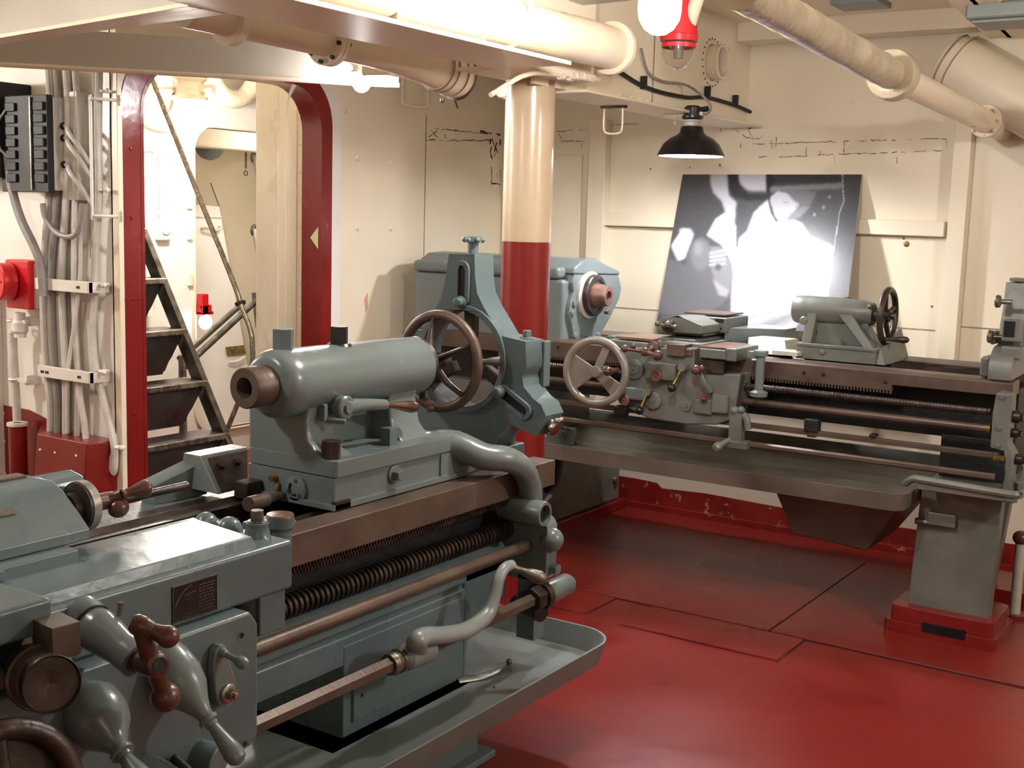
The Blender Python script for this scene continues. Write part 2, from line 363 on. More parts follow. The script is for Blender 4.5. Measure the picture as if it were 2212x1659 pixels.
# ================================================================ overhead
# girder along the room, on the stanchion
g = thing('ceiling_girder', 'cream deep steel girder running overhead to the far bulkhead, resting on the column', 'girder', (-2.3, 3, 2.0))
m = M(); m.box(-2.40, -2.10, -2.5, 3.5, 2.0, 2.014); m.box(-2.56, -2.27, 3.5, 3.95, 2.0, 2.014)
m.obj('bottom_flange', CREAM, g, bevel=.003)
M().box(-2.29, -2.275, -2.5, 3.95, 2.014, 2.44).obj('web', CREAM, g)
plate_hole = circ(5.215, 2.225, .082, 24)
M().prism([[(3.72, 1.975), (5.648, 1.985), (5.648, 2.44), (3.72, 2.44)], plate_hole], YZ, -2.40, -2.385).obj('end_plate', CREAM, g)
M().box(-2.52, -2.30, 3.95, 5.645, 1.965, 1.977).obj('end_flange', CREAM, g, bevel=.003)
m = M()
for i in range(22):
    t = 2*math.pi*i/22; m.lathe((-2.385, 5.215+.105*math.cos(t), 2.225+.105*math.sin(t)), (1, 0, 0), [(0, .0045), (.003, .003), (.004, 0)], 6)
m.each('port_rivet', DARK, g)
m = M()
for yy, zz in ((4.28, 2.2), (4.33, 2.19), (4.30, 2.15), (4.12, 2.2), (4.06, 2.1), (4.45, 1.99), (4.52, 1.99), (4.6, 1.99), (4.36, 1.99)):
    m.lathe((-2.385, yy, zz), (1, 0, 0), [(0, .014), (.007, .012), (.01, .005), (.011, 0)], 10)
m.each('rivet', CREAM, g)
M().box(-2.384, -2.382, 4.63, 4.637, 1.99, 2.42).obj('plate_joint', SEAM, g)
m = M()
for yy in (2.62, 3.02): m.box(-2.274, -2.12, yy, yy+.012, 2.014, 2.10)
m.each('stiffener', CREAM, g)
# vent stub in the girder port
d = thing('vent_stub', 'white ribbed vent duct stub set in the riveted girder port', 'duct', (-2.39, 5.215, 2.225))
m = M(); m.lathe((-2.50, 5.215, 2.225), (1, 0, 0), [(0, .079), (.12, .079), (.165, .074), (.168, .066), (.10, .064), (.02, .06), (.02, 0)], 28)
m.obj('duct_tube', CREAMP, d)
m = M()
for k in range(5): m.torus((-2.368+k*.011, 5.215, 2.225), (1, 0, 0), .0775, .0022, 28, 6)
m.obj('tube_rib', CREAMP, d)
# cross girder, near
g = thing('cross_girder', 'shaded cream cross girder overhead at upper left', 'girder', (-3.6, 2.3, 2.0))
P1, P2, P3, P4 = at(0, 96, Z=1.99), at(527, 26, Z=2.0), at(0, 82, Z=1.99), at(500, -2, Z=2.0)
ext = lambda a, b, k: a+(a-b)*k
cut = lambda a, b, x: a+(b-a)*((x-a.x)/(b.x-a.x))
fa, fb, na, nb = ext(P1, P2, .6), cut(P1, P2, -2.405), ext(P3, P4, .6), cut(P3, P4, -2.405)
m = M().hexa([na, nb, fb, fa]+[p+V((0, 0, .012)) for p in (na, nb, fb, fa)]); m.obj('bottom_flange', CREAM, g, bevel=.002)
wa, wb_ = (na*.72+fa*.28), (nb*.72+fb*.28); dn = (wb_-wa).normalized(); sd = V((-dn.y, dn.x, 0))*.006
M().hexa([wa-sd, wb_-sd, wb_+sd, wa+sd]+[V((p.x, p.y, 2.44)) for p in (wa-sd, wb_-sd, wb_+sd, wa+sd)]).obj('web', PALE, g)
c = at(25, 60, Z=2.06)
jb = thing('junction_box', 'small cream box fixed to the cross girder at the left edge', 'box', c)
M().box(c.x-.06, c.x+.05, c.y-.05, c.y+.0, c.z-.03, c.z+.035).obj('case', CREAM, jb, bevel=.006)
M().box(c.x-.05, c.x+.04, c.y-.056, c.y-.05, c.z-.022, c.z+.027).obj('lid', CREAM, jb, bevel=.003)
M().cyl((c.x-.08, c.y-.02, c.z+.03), (c.x-.08, c.y-.02, c.z+.06), .025).obj('gland', REDP, jb)
# slanting coaming above the doorway
a, b = at(0, 142, Z=1.99), at(862, 187, Z=1.99)
dn = (b-a).normalized(); a0 = a-dn*.5; nb_ = V((-dn.y, dn.x, 0))
h = thing('deck_coaming', 'pale grey deep steel coaming crossing above the doorway, thin lip below', 'coaming', (a+b)/2)
bz = lambda p, z: V((p.x, p.y, z))
top0, top1 = 2.135, 2.125
M().hexa([bz(a0, 1.99), bz(b, 1.99), bz(b+nb_*.05, 1.99), bz(a0+nb_*.05, 1.99), bz(a0, top0), bz(b, top1), bz(b+nb_*.05, top1), bz(a0+nb_*.05, top0)]).obj('plate', PALE, h, bevel=.003)
M().tube([bz(a0-nb_*.004, 1.994), bz(b-nb_*.004, 1.994)], .009, 8, 0).obj('lip', CREAM, h)
# flanged pipe 1, big and bright, along the girder
def pipe_flange(m, p, d, ro, ri, h=.016): m.ring(p, d, ro, ri, h, 32)
p = thing('vent_pipe', 'large bright cream flanged pipe hung along the girder', 'pipe', (-2.2, 3, 2.1))
e0, e1 = V((-2.165, .2, 2.07)), at(1322, 104, X=-2.165)
dd = (e1-e0).normalized()
M().lathe(e0, dd, [(0, .072), ((e1-e0).length-.42, .072), ((e1-e0).length-.2, .076), ((e1-e0).length, .073)], 32).obj('tube', CREAMP, p)
m = M(); pipe_flange(m, e1-dd*.012, dd, .093, .02, .024); fl1 = m.obj('end_flange', CREAMP, p, bevel=.003)
m = M(); _, u_, w_ = basis(dd)
for k in range(8):
    t = math.radians(22+45*k); c = e1+dd*.012+(u_*math.cos(t)+w_*math.sin(t))*.081
    m.lathe(c, dd, [(0, .0085), (.008, .0085), (.009, .004), (.009, 0)], 6)
m.each('flange_bolt', CREAMP, fl1)
c = at(1118, 40, X=-2.13)
m = M(); m.torus((-2.165, c.y, e0.z+(e1.z-e0.z)*.8), dd, .074, .005, 28, 6); m.tube([(-2.09, c.y+.02, 2.10), (-2.085, c.y, 2.15), (-2.10, c.y, 2.43)], .008, 8, 3); m.ball((-2.095, c.y, 2.09), .012)
m.obj('hanger', CREAM, p)
# pipe 2, behind and below the girder
p = thing('exhaust_pipe', 'dull cream bolted pipe passing under the girder to a wide open mouth', 'pipe', (-2.7, 3, 2.0))
q = [at(455, 34, X=-2.7), at(705, 88, X=-2.7), at(850, 121, X=-2.7), at(945, 148, X=-2.7), at(1018, 178, X=-2.7)]
dd = (q[1]-q[0]).normalized(); q[0] = q[0]-dd*.1
M().tube(q[:3]+[q[3]], [.048, .05, .056, .072], 24, 6).obj('tube', CREAM, p)
d2 = (q[4]-q[3]).normalized()
m = M(); m.lathe(q[3], d2, [(0, .074), (.03, .078), (.13, .078), (.135, .066), (.02, .066), (.02, 0)], 30); m.obj('mouth', CREAMP, p)
m = M()
for k, r_ in ((.0, .078), (.03, .08), (.085, .081)): m.torus(q[3]+d2*k, d2, r_, .003, 30, 6)
m.obj('band', SEAM, p)
m = M(); pipe_flange(m, q[1]-dd*.008, dd, .078, .03, .018); pipe_flange(m, q[1]+dd*.012, dd, .078, .03, .018); pipe_flange(m, q[0]+dd*.16, dd, .074, .03, .03); f2 = m.each('flange', CREAM, p, bevel=.002)
m = M(); _, u_, w_ = basis(dd)
for k in range(8):
    t = math.radians(45*k+10); m.cyl(q[1]-dd*.018+(u_*math.cos(t)+w_*math.sin(t))*.066, q[1]+dd*.04+(u_*math.cos(t)+w_*math.sin(t))*.066, .007, n=6)
m.each('flange_bolt', DARK, f2)
pe = q[3]+d2*.13
m = M(); m.torus(pe, d2, .08, .006, 32, 8); m.cyl(pe+V((.0, -.02, -.08)), pe+V((0, 0, -.11)), .006); m.ball(pe+V((-.05, -.03, -.085)), .009)
m.obj('rim', STEELD, p)
# small brass-fitted copper line round the column head
p = thing('small_water_line', 'thin cream pipe with brass unions bent round the column head', 'pipe', (-2.3, 3.6, 1.99))
pts = [at(1060, 205, X=-2.28), at(1095, 183, X=-2.28), at(1125, 166, X=-2.28), at(1160, 158, X=-2.28), at(1220, 162, X=-2.28), at(1318, 167, X=-2.28)]
M().tube(pts, .0085, 10, 6).obj('tube', CREAMP, p)
m = M()
for px_, r_ in ((1212, .014), (1232, .017), (1246, .013), (1262, .016), (1272, .018), (1290, .013)):
    c = at(px_, 164+(px_-1212)*.04, X=-2.28); m.lathe(c-V((0, .012, 0)), (0, 1, 0), [(0, r_), (.024, r_)], 6 if r_ > .014 else 12)
m.obj('union_nut', CREAMP, p)
m = M(); c = at(1085, 200, X=-2.28); m.lathe(c, (.3, -.8, .2), [(-.012, .02), (.012, .02), (.018, .01), (.018, 0)], 12); m.each('clip', CREAM, p)
# column
st = thing('stanchion', 'round steel column, cream above and dark red below', 'column', (-2.475, 3.84, 0))
CR = .0925
M().lathe((-2.475, 3.84, 1.414), (0, 0, 1), [(0, CR), (.585, CR)], 48).obj('upper_shaft', TAN, st)
M().lathe((-2.475, 3.84, .0), (0, 0, 1), [(0, CR+.03), (.03, CR+.03), (.035, CR), (1.414, CR)], 48).obj('lower_shaft', REDP, st)
# right-hand lagged pipe
p = thing('lagged_pipe', 'lagged cream pipe with crinkled cloth and a collar joint, upper right', 'pipe', (-1.2, 4, 2.0))
X0 = -1.2
e0, er, e1, e2 = at(1600, -22, X=X0), at(1930, 163, X=X0), at(2080, 237, X=X0), at(2128, 262, X=X0)
dd = (er-e0).normalized()
m = M(); n_ = 34; prof = []
LN = (er-e0).length
for k in range(n_): prof.append((LN*k/(n_-1), .049+.0018*rs.uniform(-1, 1)))
m.lathe(e0, dd, prof, 30); m.obj('lagging', LAG, p)
d3 = (e1-er).normalized()
m = M(); m.lathe(er-d3*.05, d3, [(0, .04), (.01, .078), (.07, .082), (.085, .06), (.095, .05)], 30); m.obj('collar', LAG, p, bevel=.004)
M().cyl(er, e1, .047, n=30).obj('tube', CREAM, p)
M().cyl(e1-d3*.02, e2, .0485, n=30).obj('white_sleeve', CREAMP, p, label='bright white sleeve at the far end')
m = M(); pipe_flange(m, e2-d3*.01, d3, .066, .02, .02); f3 = m.obj('end_flange', CREAM, p, bevel=.002)
m = M(); _, u_, w_ = basis(d3)
for k in range(8):
    t = math.radians(45*k); m.cyl(e2-d3*.025+(u_*math.cos(t)+w_*math.sin(t))*.057, e2+d3*.02+(u_*math.cos(t)+w_*math.sin(t))*.057, .006, n=6)
m.each('flange_bolt', CREAM, f3)
M().cyl(e2+d3*.01, e2+d3*.022, .064, n=24).obj('gasket', DARK, p)
M().cyl(e2+d3*.02, V((X0, YB, e2.z+(YB-e2.y)*d3.z/d3.y)), .047, n=24).obj('bulkhead_stub', CREAM, p)
# fat duct beside it
p = thing('round_duct', 'fat dull cream round duct sloping down the far bulkhead at the upper right', 'duct', (-1.2, 5.5, 2.1))
e0, e1 = at(2046, 126, Y=5.5), at(2360, 308, Y=5.5)
dd = (e1-e0).normalized()
M().lathe(e0, dd, [(0, .10), (.004, .112), (.03, .118), (.06, .121), ((e1-e0).length, .124)], 36).obj('tube', CREAM, p)
M().tube([e1-dd*.06, e1+V((.02, .01, -.015)), V((e1.x+.06, 5.6, e1.z-.03)), V((e1.x+.07, YB, e1.z-.035))], [.124, .124, .122, .12], 32, 6).obj('elbow', CREAM, p)
m = M(); m.torus(e0+dd*.02, dd, .118, .004, 32, 6); m.torus(e0+dd*.06, dd, .122, .003, 32, 6); m.obj('band', SEAM, p)
# cross beam at the far bulkhead, right-hand girder
M_ = M().box(-2.384, 2.5, 5.48, 5.50, 2.355, 2.44); 
x = thing('end_beam', 'shallow cream beam under the ceiling along the far bulkhead', 'beam', (-1, 5.5, 2.4))
M_.obj('web', CREAM, x); M().box(-2.384, 2.5, 5.50, 5.62, 2.355, 2.365).obj('flange', CREAM, x)
x = thing('side_girder', 'cream ceiling girder at the upper right corner', 'girder', (-1.0, 4.5, 2.35))
ga, gb = at(2045, 0, Z=2.30), at(2212, 150, Z=2.30)
gd = (gb-ga).normalized()
g0 = ga-gd*3.5; g1 = ga+gd*((5.46-ga.y)/gd.y); off = V((.16, 0, 0))
M().hexa([g0, g1, g1+off, g0+off]+[p_+V((0, 0, .012)) for p_ in (g0, g1, g1+off, g0+off)]).obj('flange', CREAM, x)
M().hexa([g0+off*.45, g1+off*.45, g1+off*.55, g0+off*.55]+[bz(p_, 2.44) for p_ in (g0+off*.45, g1+off*.45, g1+off*.55, g0+off*.55)]).obj('web', CREAM, x)
c = at(2180, 55, Z=2.24)
x = thing('fluorescent_fixture', 'blue grey unlit ceiling fixture at the top right corner', 'light fixture', c)
M().box(c.x-.13, c.x+.5, c.y-.12, c.y+.12, c.z+.012, c.z+.07).obj('housing', FIXG, x, bevel=.012)
M().box(c.x-.11, c.x+.48, c.y-.1, c.y+.1, c.z, c.z+.012).obj('diffuser', FIXG, x, bevel=.004)
m = M(); m.cyl((c.x, c.y, c.z+.07), (c.x, c.y, 2.44), .012); m.cyl((c.x+.35, c.y, c.z+.07), (c.x+.35, c.y, 2.44), .012); m.each('hanger_rod', FIXG, x)
# dark plate fixture and pale fixture at the top edge
c = at(1880, 14, Z=2.40)
x = thing('ceiling_plate', 'small dark grey plate fixed flat to the ceiling at the top edge', 'plate', c)
M().box(c.x-.13, c.x+.07, c.y-.12, c.y+.06, c.z-.004, c.z+.02).obj('plate', FIXG, x, bevel=.004)
m = M()
for dx, dy in ((-.11, -.1), (.05, -.1), (.05, .04), (-.11, .04)): m.cyl((c.x+dx, c.y+dy, c.z+.02), (c.x+dx, c.y+dy, 2.44), .006, n=8)
m.each('stud', STEELD, x)
c = at(1270, 2, Z=2.26)
x = thing('reflector_fixture', 'pale flat lamp tray hung beside the bright globe at the top edge', 'light fixture', c)
m = M(); m.box(c.x-.1, c.x+.14, c.y-.42, c.y+.06, c.z, c.z+.012); m.box(c.x-.1, c.x-.09, c.y-.42, c.y+.06, c.z, c.z+.05); m.obj('tray', PALE, x, bevel=.003)
m = M(); m.cyl((c.x, c.y-.05, c.z+.01), (c.x, c.y-.05, 2.44), .01); m.cyl((c.x, c.y-.35, c.z+.01), (c.x, c.y-.35, 2.44), .01); m.each('hanger_rod', PALE, x)
# lamps with jar globes
def jar_lamp(name, label, c, r, em, arm=None, cat='lamp', ztop=2.44, group=None):
    """c: centre of the globe; a cast body above it, fixed to what is overhead"""
    c = V(c); t = thing(name, label, cat, c, group)
    M().lathe(c, (0, 0, 1), [(-1.15*r, 0), (-1.08*r, .35*r), (-.85*r, .68*r), (-.45*r, .93*r), (0, r), (.5*r, r), (.9*r, .92*r)], 26).obj('globe', em, t)
    b = M().lathe(c+V((0, 0, .85*r)), (0, 0, 1), [(0, 1.12*r), (.22*r, 1.15*r), (.3*r, .95*r), (1.1*r, .88*r), (1.3*r, 1.1*r), (1.5*r, 1.1*r), (1.55*r, .4*r), (max(1.7*r, ztop-c.z-.85*r), .4*r)], 24).obj('body', CREAMP, t)
    m = M()
    for k in range(4):
        a = math.radians(45+90*k); m.lathe(c+V((math.cos(a)*1.02*r, math.sin(a)*1.02*r, 2.3*r)), (0, 0, 1), [(0, .12*r), (.22*r, .12*r)], 6)
    m.each('screw', CREAMP, b)
    M().cyl(c+V((.8*r, .2*r, 1.55*r)), c+V((1.7*r, .45*r, 1.55*r)), .28*r, n=14).obj('cable_gland', CREAMP, b)
    return t
dirv = _l + RX*((1425-1106)/F) - UX*((22-829.5)/F)
JC = CAM+dirv*3.15
jar_lamp('globe_lamp', 'brightly lit jar globe lamp hanging beside the red alarm lamp', JC, .056, E_JAR)
c = at(781, 176, X=-3.10)
jar_lamp('doorway_lamp', 'small lit jar lamp at the right end of the coaming over the door', c, .036, E_DOOR, ztop=2.2)
x = thing('switch_box', 'cream cast switch box on the coaming end beside the small lit lamp', 'box', at(824, 148, X=-2.98))
c = at(824, 148, X=-2.98)
m = M().box(c.x-.07, c.x+.07, c.y-.04, c.y+.04, c.z-.03, c.z+.05); m.obj('case', CREAM, x, bevel=.012)
m = M(); m.lathe((c.x, c.y-.04, c.z+.015), (.5, -1, 0), [(0, .022), (.012, .022), (.016, .012), (.03, .01), (.03, 0)], 14); m.obj('knob', CREAMP, x)
M().cyl((c.x, c.y, c.z+.05), (c.x, c.y, 2.3), .012).obj('conduit', CREAM, x)
# lamps of the room beside the camera; the weak one behind is added fill
for cx_, cy_, cz_, lab, e_ in ((.9, 3.3, 2.12, 'lit jar globe lamp on the right of the room', 250), (-2.5, .9, 2.12, 'lit jar globe lamp over the headstock end of the near lathe', 130), (-5.2, 1.9, 1.95, 'lit jar globe lamp in the left aisle', 170), (1.3, -.8, 2.12, 'weak jar globe lamp added behind the camera as fill', 40)):
    jar_lamp('globe_lamp', lab, (cx_, cy_, cz_), .062, emit('lit jar globe', (1, .97, .92), e_))
# red alarm lamp with clear globe
dirv = _l + RX*((1466-1106)/F) - UX*((108-829.5)/F)
c = CAM+dirv*4.3
x = thing('alarm_lamp', 'unlit red lamp with clear glass globe hanging behind the bright one', 'lamp', c)
r = .058
go = [(-1.2*r, .001), (-1.1*r, .4*r), (-.8*r, .75*r), (-.3*r, .98*r), (.3*r, 1.0*r), (.5*r, 1.0*r)]
M().lathe(c, (0, 0, 1), go+[(t_*.96, r_*.96) for t_, r_ in reversed(go)], 26, closed=True).obj('glass_globe', GLASSC, x)
M().cyl(c+V((0, 0, -.5*r)), c+V((0, 0, .5*r)), .3*r, n=14).obj('bulb', PALE, x)
b = M().lathe(c+V((0, 0, .48*r)), (0, 0, 1), [(0, 1.12*r), (.35*r, 1.2*r), (.4*r, 1.12*r), (2.0*r, 1.0*r), (2.9*r, .9*r), (3.0*r, .5*r), (max(3.2*r, 2.44-c.z-.48*r), .5*r)], 26).obj('body', REDGL, x)
M().ring(c+V((0, 0, .12*r)), (0, 0, 1), 1.04*r, 1.01*r, .25*r, 26).obj('retaining_band', REDGL, b)
m = M().lathe(c+V((.9*r, -.2*r, 2.0*r)), (.35, -.2, .8), [(-1.0*r, 0), (-.95*r, .3*r), (-.7*r, .42*r), (1.2*r, .42*r), (1.2*r, 0)], 16)
m.obj('cable_gland', CREAMP, b)
# black cable clipped along the girder plate
x = thing('black_cable', 'black cable drooping along the girder plate to the far bulkhead', 'cable', (-2.37, 4.6, 2.0))
pts = [at(1200, 40, X=-2.36), at(1330, 148, X=-2.37), at(1400, 190, X=-2.37), at(1480, 210, X=-2.37), at(1530, 211, X=-2.37), at(1600, 232, X=-2.37), at(1640, 256, X=-2.37), V((-2.36, YB-.02, at(1658, 275, Y=YB).z))]
M().tube(pts, .0085, 8, 6).obj('sheath', RUBBER, x)
for px_, py_ in ((1390, 186), (1528, 206), (1588, 224)):
    c = at(px_, py_, X=-2.37); M().box(c.x-.012, c.x+.014, c.y-.008, c.y+.008, c.z-.012, c.z+.04).each('clip', DARK, x, bevel=.002)
x = thing('grey_lamp_flex', 'grey flexible lead looping down from the girder plate to the pendant lamp', 'cable', (-2.36, 4.6, 2.1))
x2, Yl = None, 4.86
pts = [at(1385, 105, X=-2.37), at(1400, 155, X=-2.37), at(1430, 175, X=-2.36), at(1480, 183, X=-2.35), at(1515, 205, Y=Yl), at(1535, 228, Y=Yl), at(1530, 244, Y=Yl), at(1515, 248, Y=Yl)]
M().tube(pts, .0055, 8, 6).obj('sheath', CABLEG, x)
# pendant lamp over the far lathe
pc = at(1492, 338, Y=Yl)
x = thing('pendant_lamp', 'lit dark blue enamel pendant lamp hanging over the far lathe', 'lamp', (pc.x, pc.y, pc.z+.2))
R_ = .143
m = M().lathe(pc, (0, 0, 1), [(0, R_), (.004, R_+.002), (.02, R_*.96), (.05, R_*.85), (.075, R_*.66), (.09, R_*.45), (.10, R_*.37), (.125, R_*.33), (.128, R_*.28), (.10, R_*.30), (.085, R_*.5), (.05, R_*.78), (.02, R_*.9), (.002, R_*.98)], 40, closed=True)
m.obj('shade', BLACK, x)
M().lathe(pc, (0, 0, 1), [(.002, R_*.975), (.02, R_*.895), (.05, R_*.775), (.084, R_*.49), (.099, R_*.29), (.099, .001), (.097, .001), (.0965, R_*.28), (.082, R_*.48), (.048, R_*.765), (.018, R_*.885), (0.001, R_*.965)], 40, closed=True).obj('white_lining', mat('white enamel', (245, 245, 245), .3), x)
M().ball(pc+V((0, 0, .045)), .038, stretch=1.15).obj('bulb', E_PEND, x)
M().lathe(pc+V((0, 0, .124)), (0, 0, 1), [(0, .034), (.02, .034), (.024, .04), (.03, .04)], 24).obj('collar', PALE, x)
b = M().lathe(pc+V((0, 0, .15)), (0, 0, 1), [(0, .036), (.012, .046), (.022, .046), (.024, .038), (.056, .036), (.064, .028), (.066, 0)], 24).obj('lamp_holder', BLACK, x)
m = M(); m.cyl(pc+V((-.045, 0, .18)), pc+V((-.066, 0, .18)), .009, n=8); m.cyl(pc+V((.03, 0, .195)), pc+V((.07, 0, .2)), .012, n=12); m.obj('gland', DARK, b)
m = M(); top = pc+V((0, 0, .215)); m.cyl(top, (top.x, top.y, 2.0), .01, n=8); m.box(top.x-.13, top.x+.05, top.y-.01, top.y+.01, 1.965-.01, 1.972)
m.tube([pc+V((-.02, 0, .2)), pc+V((-.08, 0, .205)), pc+V((-.1, 0, .23)), pc+V((-.09, 0, .25))], .006, 8, 5)
m.obj('bracket', CREAM, x)
m = M(); q_ = at(1460, 232, Y=Yl); m.cyl(q_, q_-V((0, 0, .055)), .003, n=8); m.cyl(q_-V((0, 0, .055)), q_-V((0, 0, .072)), .006, n=8); m.obj('pull_rod', PALE, x)
# small wire brackets under the girder, and near the tailpipe
def loop_bracket(px_, py_, Y, lab, sz=1):
    c = V((-2.46, Y, 1.925)); x = thing('wire_bracket', lab, 'bracket', c)
    m = M().tube([c+V((-.04*sz, 0, .03)), c+V((-.04*sz, 0, -.05*sz)), c+V((-.02*sz, 0, -.07*sz)), c+V((.03*sz, 0, -.07*sz)), c+V((.045*sz, 0, -.05*sz)), c+V((.045*sz, 0, .03))], .004, 6, 4); m.obj('hoop', CREAM, x)
    M().box(c.x-.055*sz, c.x+.06*sz, c.y-.01, c.y+.01, c.z+.03, c.z+.04).each('foot', SCUFF, x)
loop_bracket(1336, 228, 4.44, 'thin cream wire hoop bracket under the girder near the pilaster top')
c = at(897, 195, X=XT+.03); x = thing('wire_bracket', 'square cream wire hoop on the side bulkhead above the black scuffs', 'bracket', c)
M().tube([c+V((0, -.1, .05)), c+V((0, -.1, -.05)), c+V((0, -.08, -.075)), c+V((0, .08, -.075)), c+V((0, .1, -.05)), c+V((0, .1, .05))], .007, 8, 4).obj('hoop', CREAM, x)
m = M(); m.box(XT, c.x+.012, c.y-.115, c.y-.085, c.z+.04, c.z+.06); m.box(XT, c.x+.012, c.y+.085, c.y+.115, c.z+.04, c.z+.06); m.each('foot', CREAM, x)

# ================================================================ ladder trunk behind the doorway
XI = -5.55
YI = at(419, 560, X=XI).y
zt = at(500, 281, X=XI).z
iw = struct(M().prism([[(3.0, 0), (7.2, 0), (7.2, 2.6), (3.0, 2.6)], rrect(YI, YI+.72, .16, zt, .14, 7)], YZ, XI-.03, XI), 'wall_inner', WHITE)
struct(M().prism([rrect(YI-.012, YI+.732, .148, zt+.012, .15, 7), rrect(YI, YI+.72, .16, zt, .14, 7)], YZ, XI-.05, XI+.02), 'door_2', CREAM, bevel=.003)
m = M()
for zz in (.55, 1.05, 1.32, 1.5): m.box(XI, XI+.02, YI-.055, YI-.025, zz, zz+.07)
m.each('hinge_pad', CREAM, iw, bevel=.003)
struct(M().box(-7.6, -7.05, 3.0, 7.5, 0, 2.6), 'wall_inner_back', CREAM)
struct(M().box(-7.05, XI-.05, 7.0, 7.05, 0, 2.6), 'wall_inner_right', CREAM)
struct(M().box(-7.05, -5.6, 3.0, 3.05, 0, 2.6), 'wall_inner_left', CREAM)
struct(M().box(XI, XT-.05, 3.11, 3.13, 0, 2.6), 'wall_trunk_left', WHITE)
# right side of the trunk: panelled bulkhead and the square post at its end
pa, pb = at(557, 400, Y=4.3), at(602, 400, Y=4.3)
tw = struct(M().box(pb.x-.01, XT-.05, 4.30, 4.33, 0, 2.6), 'wall_trunk_right', CREAM)
m = M()
for px_ in (641, 655): c = at(px_, 400, Y=4.3); m.box(c.x-.004, c.x+.004, 4.29, 4.30, 0, 2.4)
m.each('panel_rib', CREAM, tw, bevel=.002)
m = M()
for k in range(9): c = at(647, 250+k*60, Y=4.298); m.lathe((c.x, 4.30, c.z), (0, -1, 0), [(0, .009), (.004, .007), (.005, 0)], 8)
m.each('rivet', CREAM, tw)
x = thing('door_post', 'bright cream square post inside the doorway', 'post', (pa.x+.07, 4.3, 0))
M().box(pa.x, pb.x, 4.295, 4.40, 0, 2.44).obj('shaft', CREAMP, x, bevel=.004)
m = M(); m.box(pa.x-.008, pa.x, 4.296, 4.37, .0, 2.44); m.obj('edge_angle', CREAM, x)
# ladder
L0, L1 = V((-4.205, 4.0, .401)), V((-4.831, 4.0, 1.451))
ld = (L1-L0).normalized(); Lb = L0-ld*(.401/ld.z); Lt = L0+ld*(1.85/ld.z)
ldr = thing('ship_ladder', 'steep steel ladder with worn flat treads seen through the doorway', 'ladder', (Lb.x, 3.65, 0))
nrm = V((-ld.z, 0, ld.x))
for yy in (4.0, 3.27):
    m = M(); wdt, th = .10, .014
    o_ = nrm*-.0
    a, b = Lb, Lt
    pts = []
    for e in (a, b):
        for dx in (0, -.085):
            pass
    m.hexa([V((a.x, yy, a.z)), V((a.x-.10, yy, a.z)), V((a.x-.10, yy+.012, a.z)), V((a.x, yy+.012, a.z)), V((b.x, yy, b.z)), V((b.x-.10, yy, b.z)), V((b.x-.10, yy+.012, b.z)), V((b.x, yy+.012, b.z))])
    m.hexa([V((a.x+.002, yy-.02, a.z)), V((a.x-.006, yy-.02, a.z)), V((a.x-.006, yy+.012, a.z)), V((a.x+.002, yy+.012, a.z)), V((b.x+.002, yy-.02, b.z)), V((b.x-.006, yy-.02, b.z)), V((b.x-.006, yy+.012, b.z)), V((b.x+.002, yy+.012, b.z))])
    m.obj('stringer', STEELD, ldr, label='worn grey side rail' if yy == 4.0 else 'left side rail')
z = .459-.24
k = 0
while z < 2.2:
    xx = L0.x+(z-.401)*ld.x/ld.z
    tr = M().box(xx-.15, xx+.012, 3.29, 4.0, z-.006, z).obj('tread', TREAD, ldr, bevel=.002)
    nose = M().prism([(xx+.012, z), (xx+.018, z-.004), (xx+.018, z-.024), (xx+.012, z-.026)], XZ, 3.29, 4.0)
    for i in range(24): nose.box(xx+.018, xx+.020, 3.31+i*.028, 3.32+i*.028, z-.026, z-.018)
    nose.obj('nosing', STEEL, tr)
    M().prism([(xx-.012, z-.026), (xx-.035, z-.08), (xx-.075, z-.14), (xx-.13, z-.205), (xx-.145, z-.235), (xx-.150, z-.235), (xx-.135, z-.2), (xx-.08, z-.135), (xx-.04, z-.075), (xx-.017, z-.026)], XZ, 3.29, 3.985).obj('riser', RISER, tr)
    M().prism([(xx-.02, z-.006), (xx-.12, z-.006), (xx-.145, z-.22), (xx-.10, z-.14), (xx-.05, z-.06)], XZ, 3.985, 4.0).obj('side_bracket', RISER, tr)
    z += .2365; k += 1
# handrail
hr = thing('ladder_handrail', 'bright stainless handrail sloping down beside the ladder', 'handrail', (-4.1, 4.05, .4))
Yh = 4.06
pts = [at(312, 130, Y=Yh), at(365, 262, Y=Yh), at(440, 450, Y=Yh), at(505, 612, Y=Yh), at(524, 668, Y=Yh), at(540, 710, Y=Yh), at(545, 745, Y=Yh), at(541, 800, Y=Yh), at(500, 905, Y=Yh), at(470, 980, Y=Yh)]
M().tube(pts, .0125, 12, 5).obj('tube', TUBED, hr)
c = at(519, 655, Y=Yh); dvec = (pts[4]-pts[3]).normalized()
M().lathe(c-dvec*.006, dvec, [(0, .014), (0, .026), (.012, .026), (.012, .014)], 20).obj('collar', RUBBER, hr)
gr = thing('guard_rails', 'two dark tubes of a second stair rail crossing behind the ladder', 'handrail', at(480, 700, X=-4.9))
for (a, b) in (((388, 775), (524, 655)), ((400, 792), (556, 648))):
    A_, B_ = at(*a, X=-4.75), at(*b, X=-4.95); M().cyl(A_, B_, .0165, n=14).obj('rail', STEELD, gr)
A_ = at(394, 783, X=-4.75); M().cyl((A_.x, A_.y, 0), A_+V((0, 0, .04)), .02, n=14).obj('foot_post', STEELD, gr)
c = at(553, 648, X=-4.95)
M().slab(c+V((0, 0, .04)), c+V((0, .03, -.16)), .02, .05, (1, 0, 0)).obj('bracket', STEELD, gr)
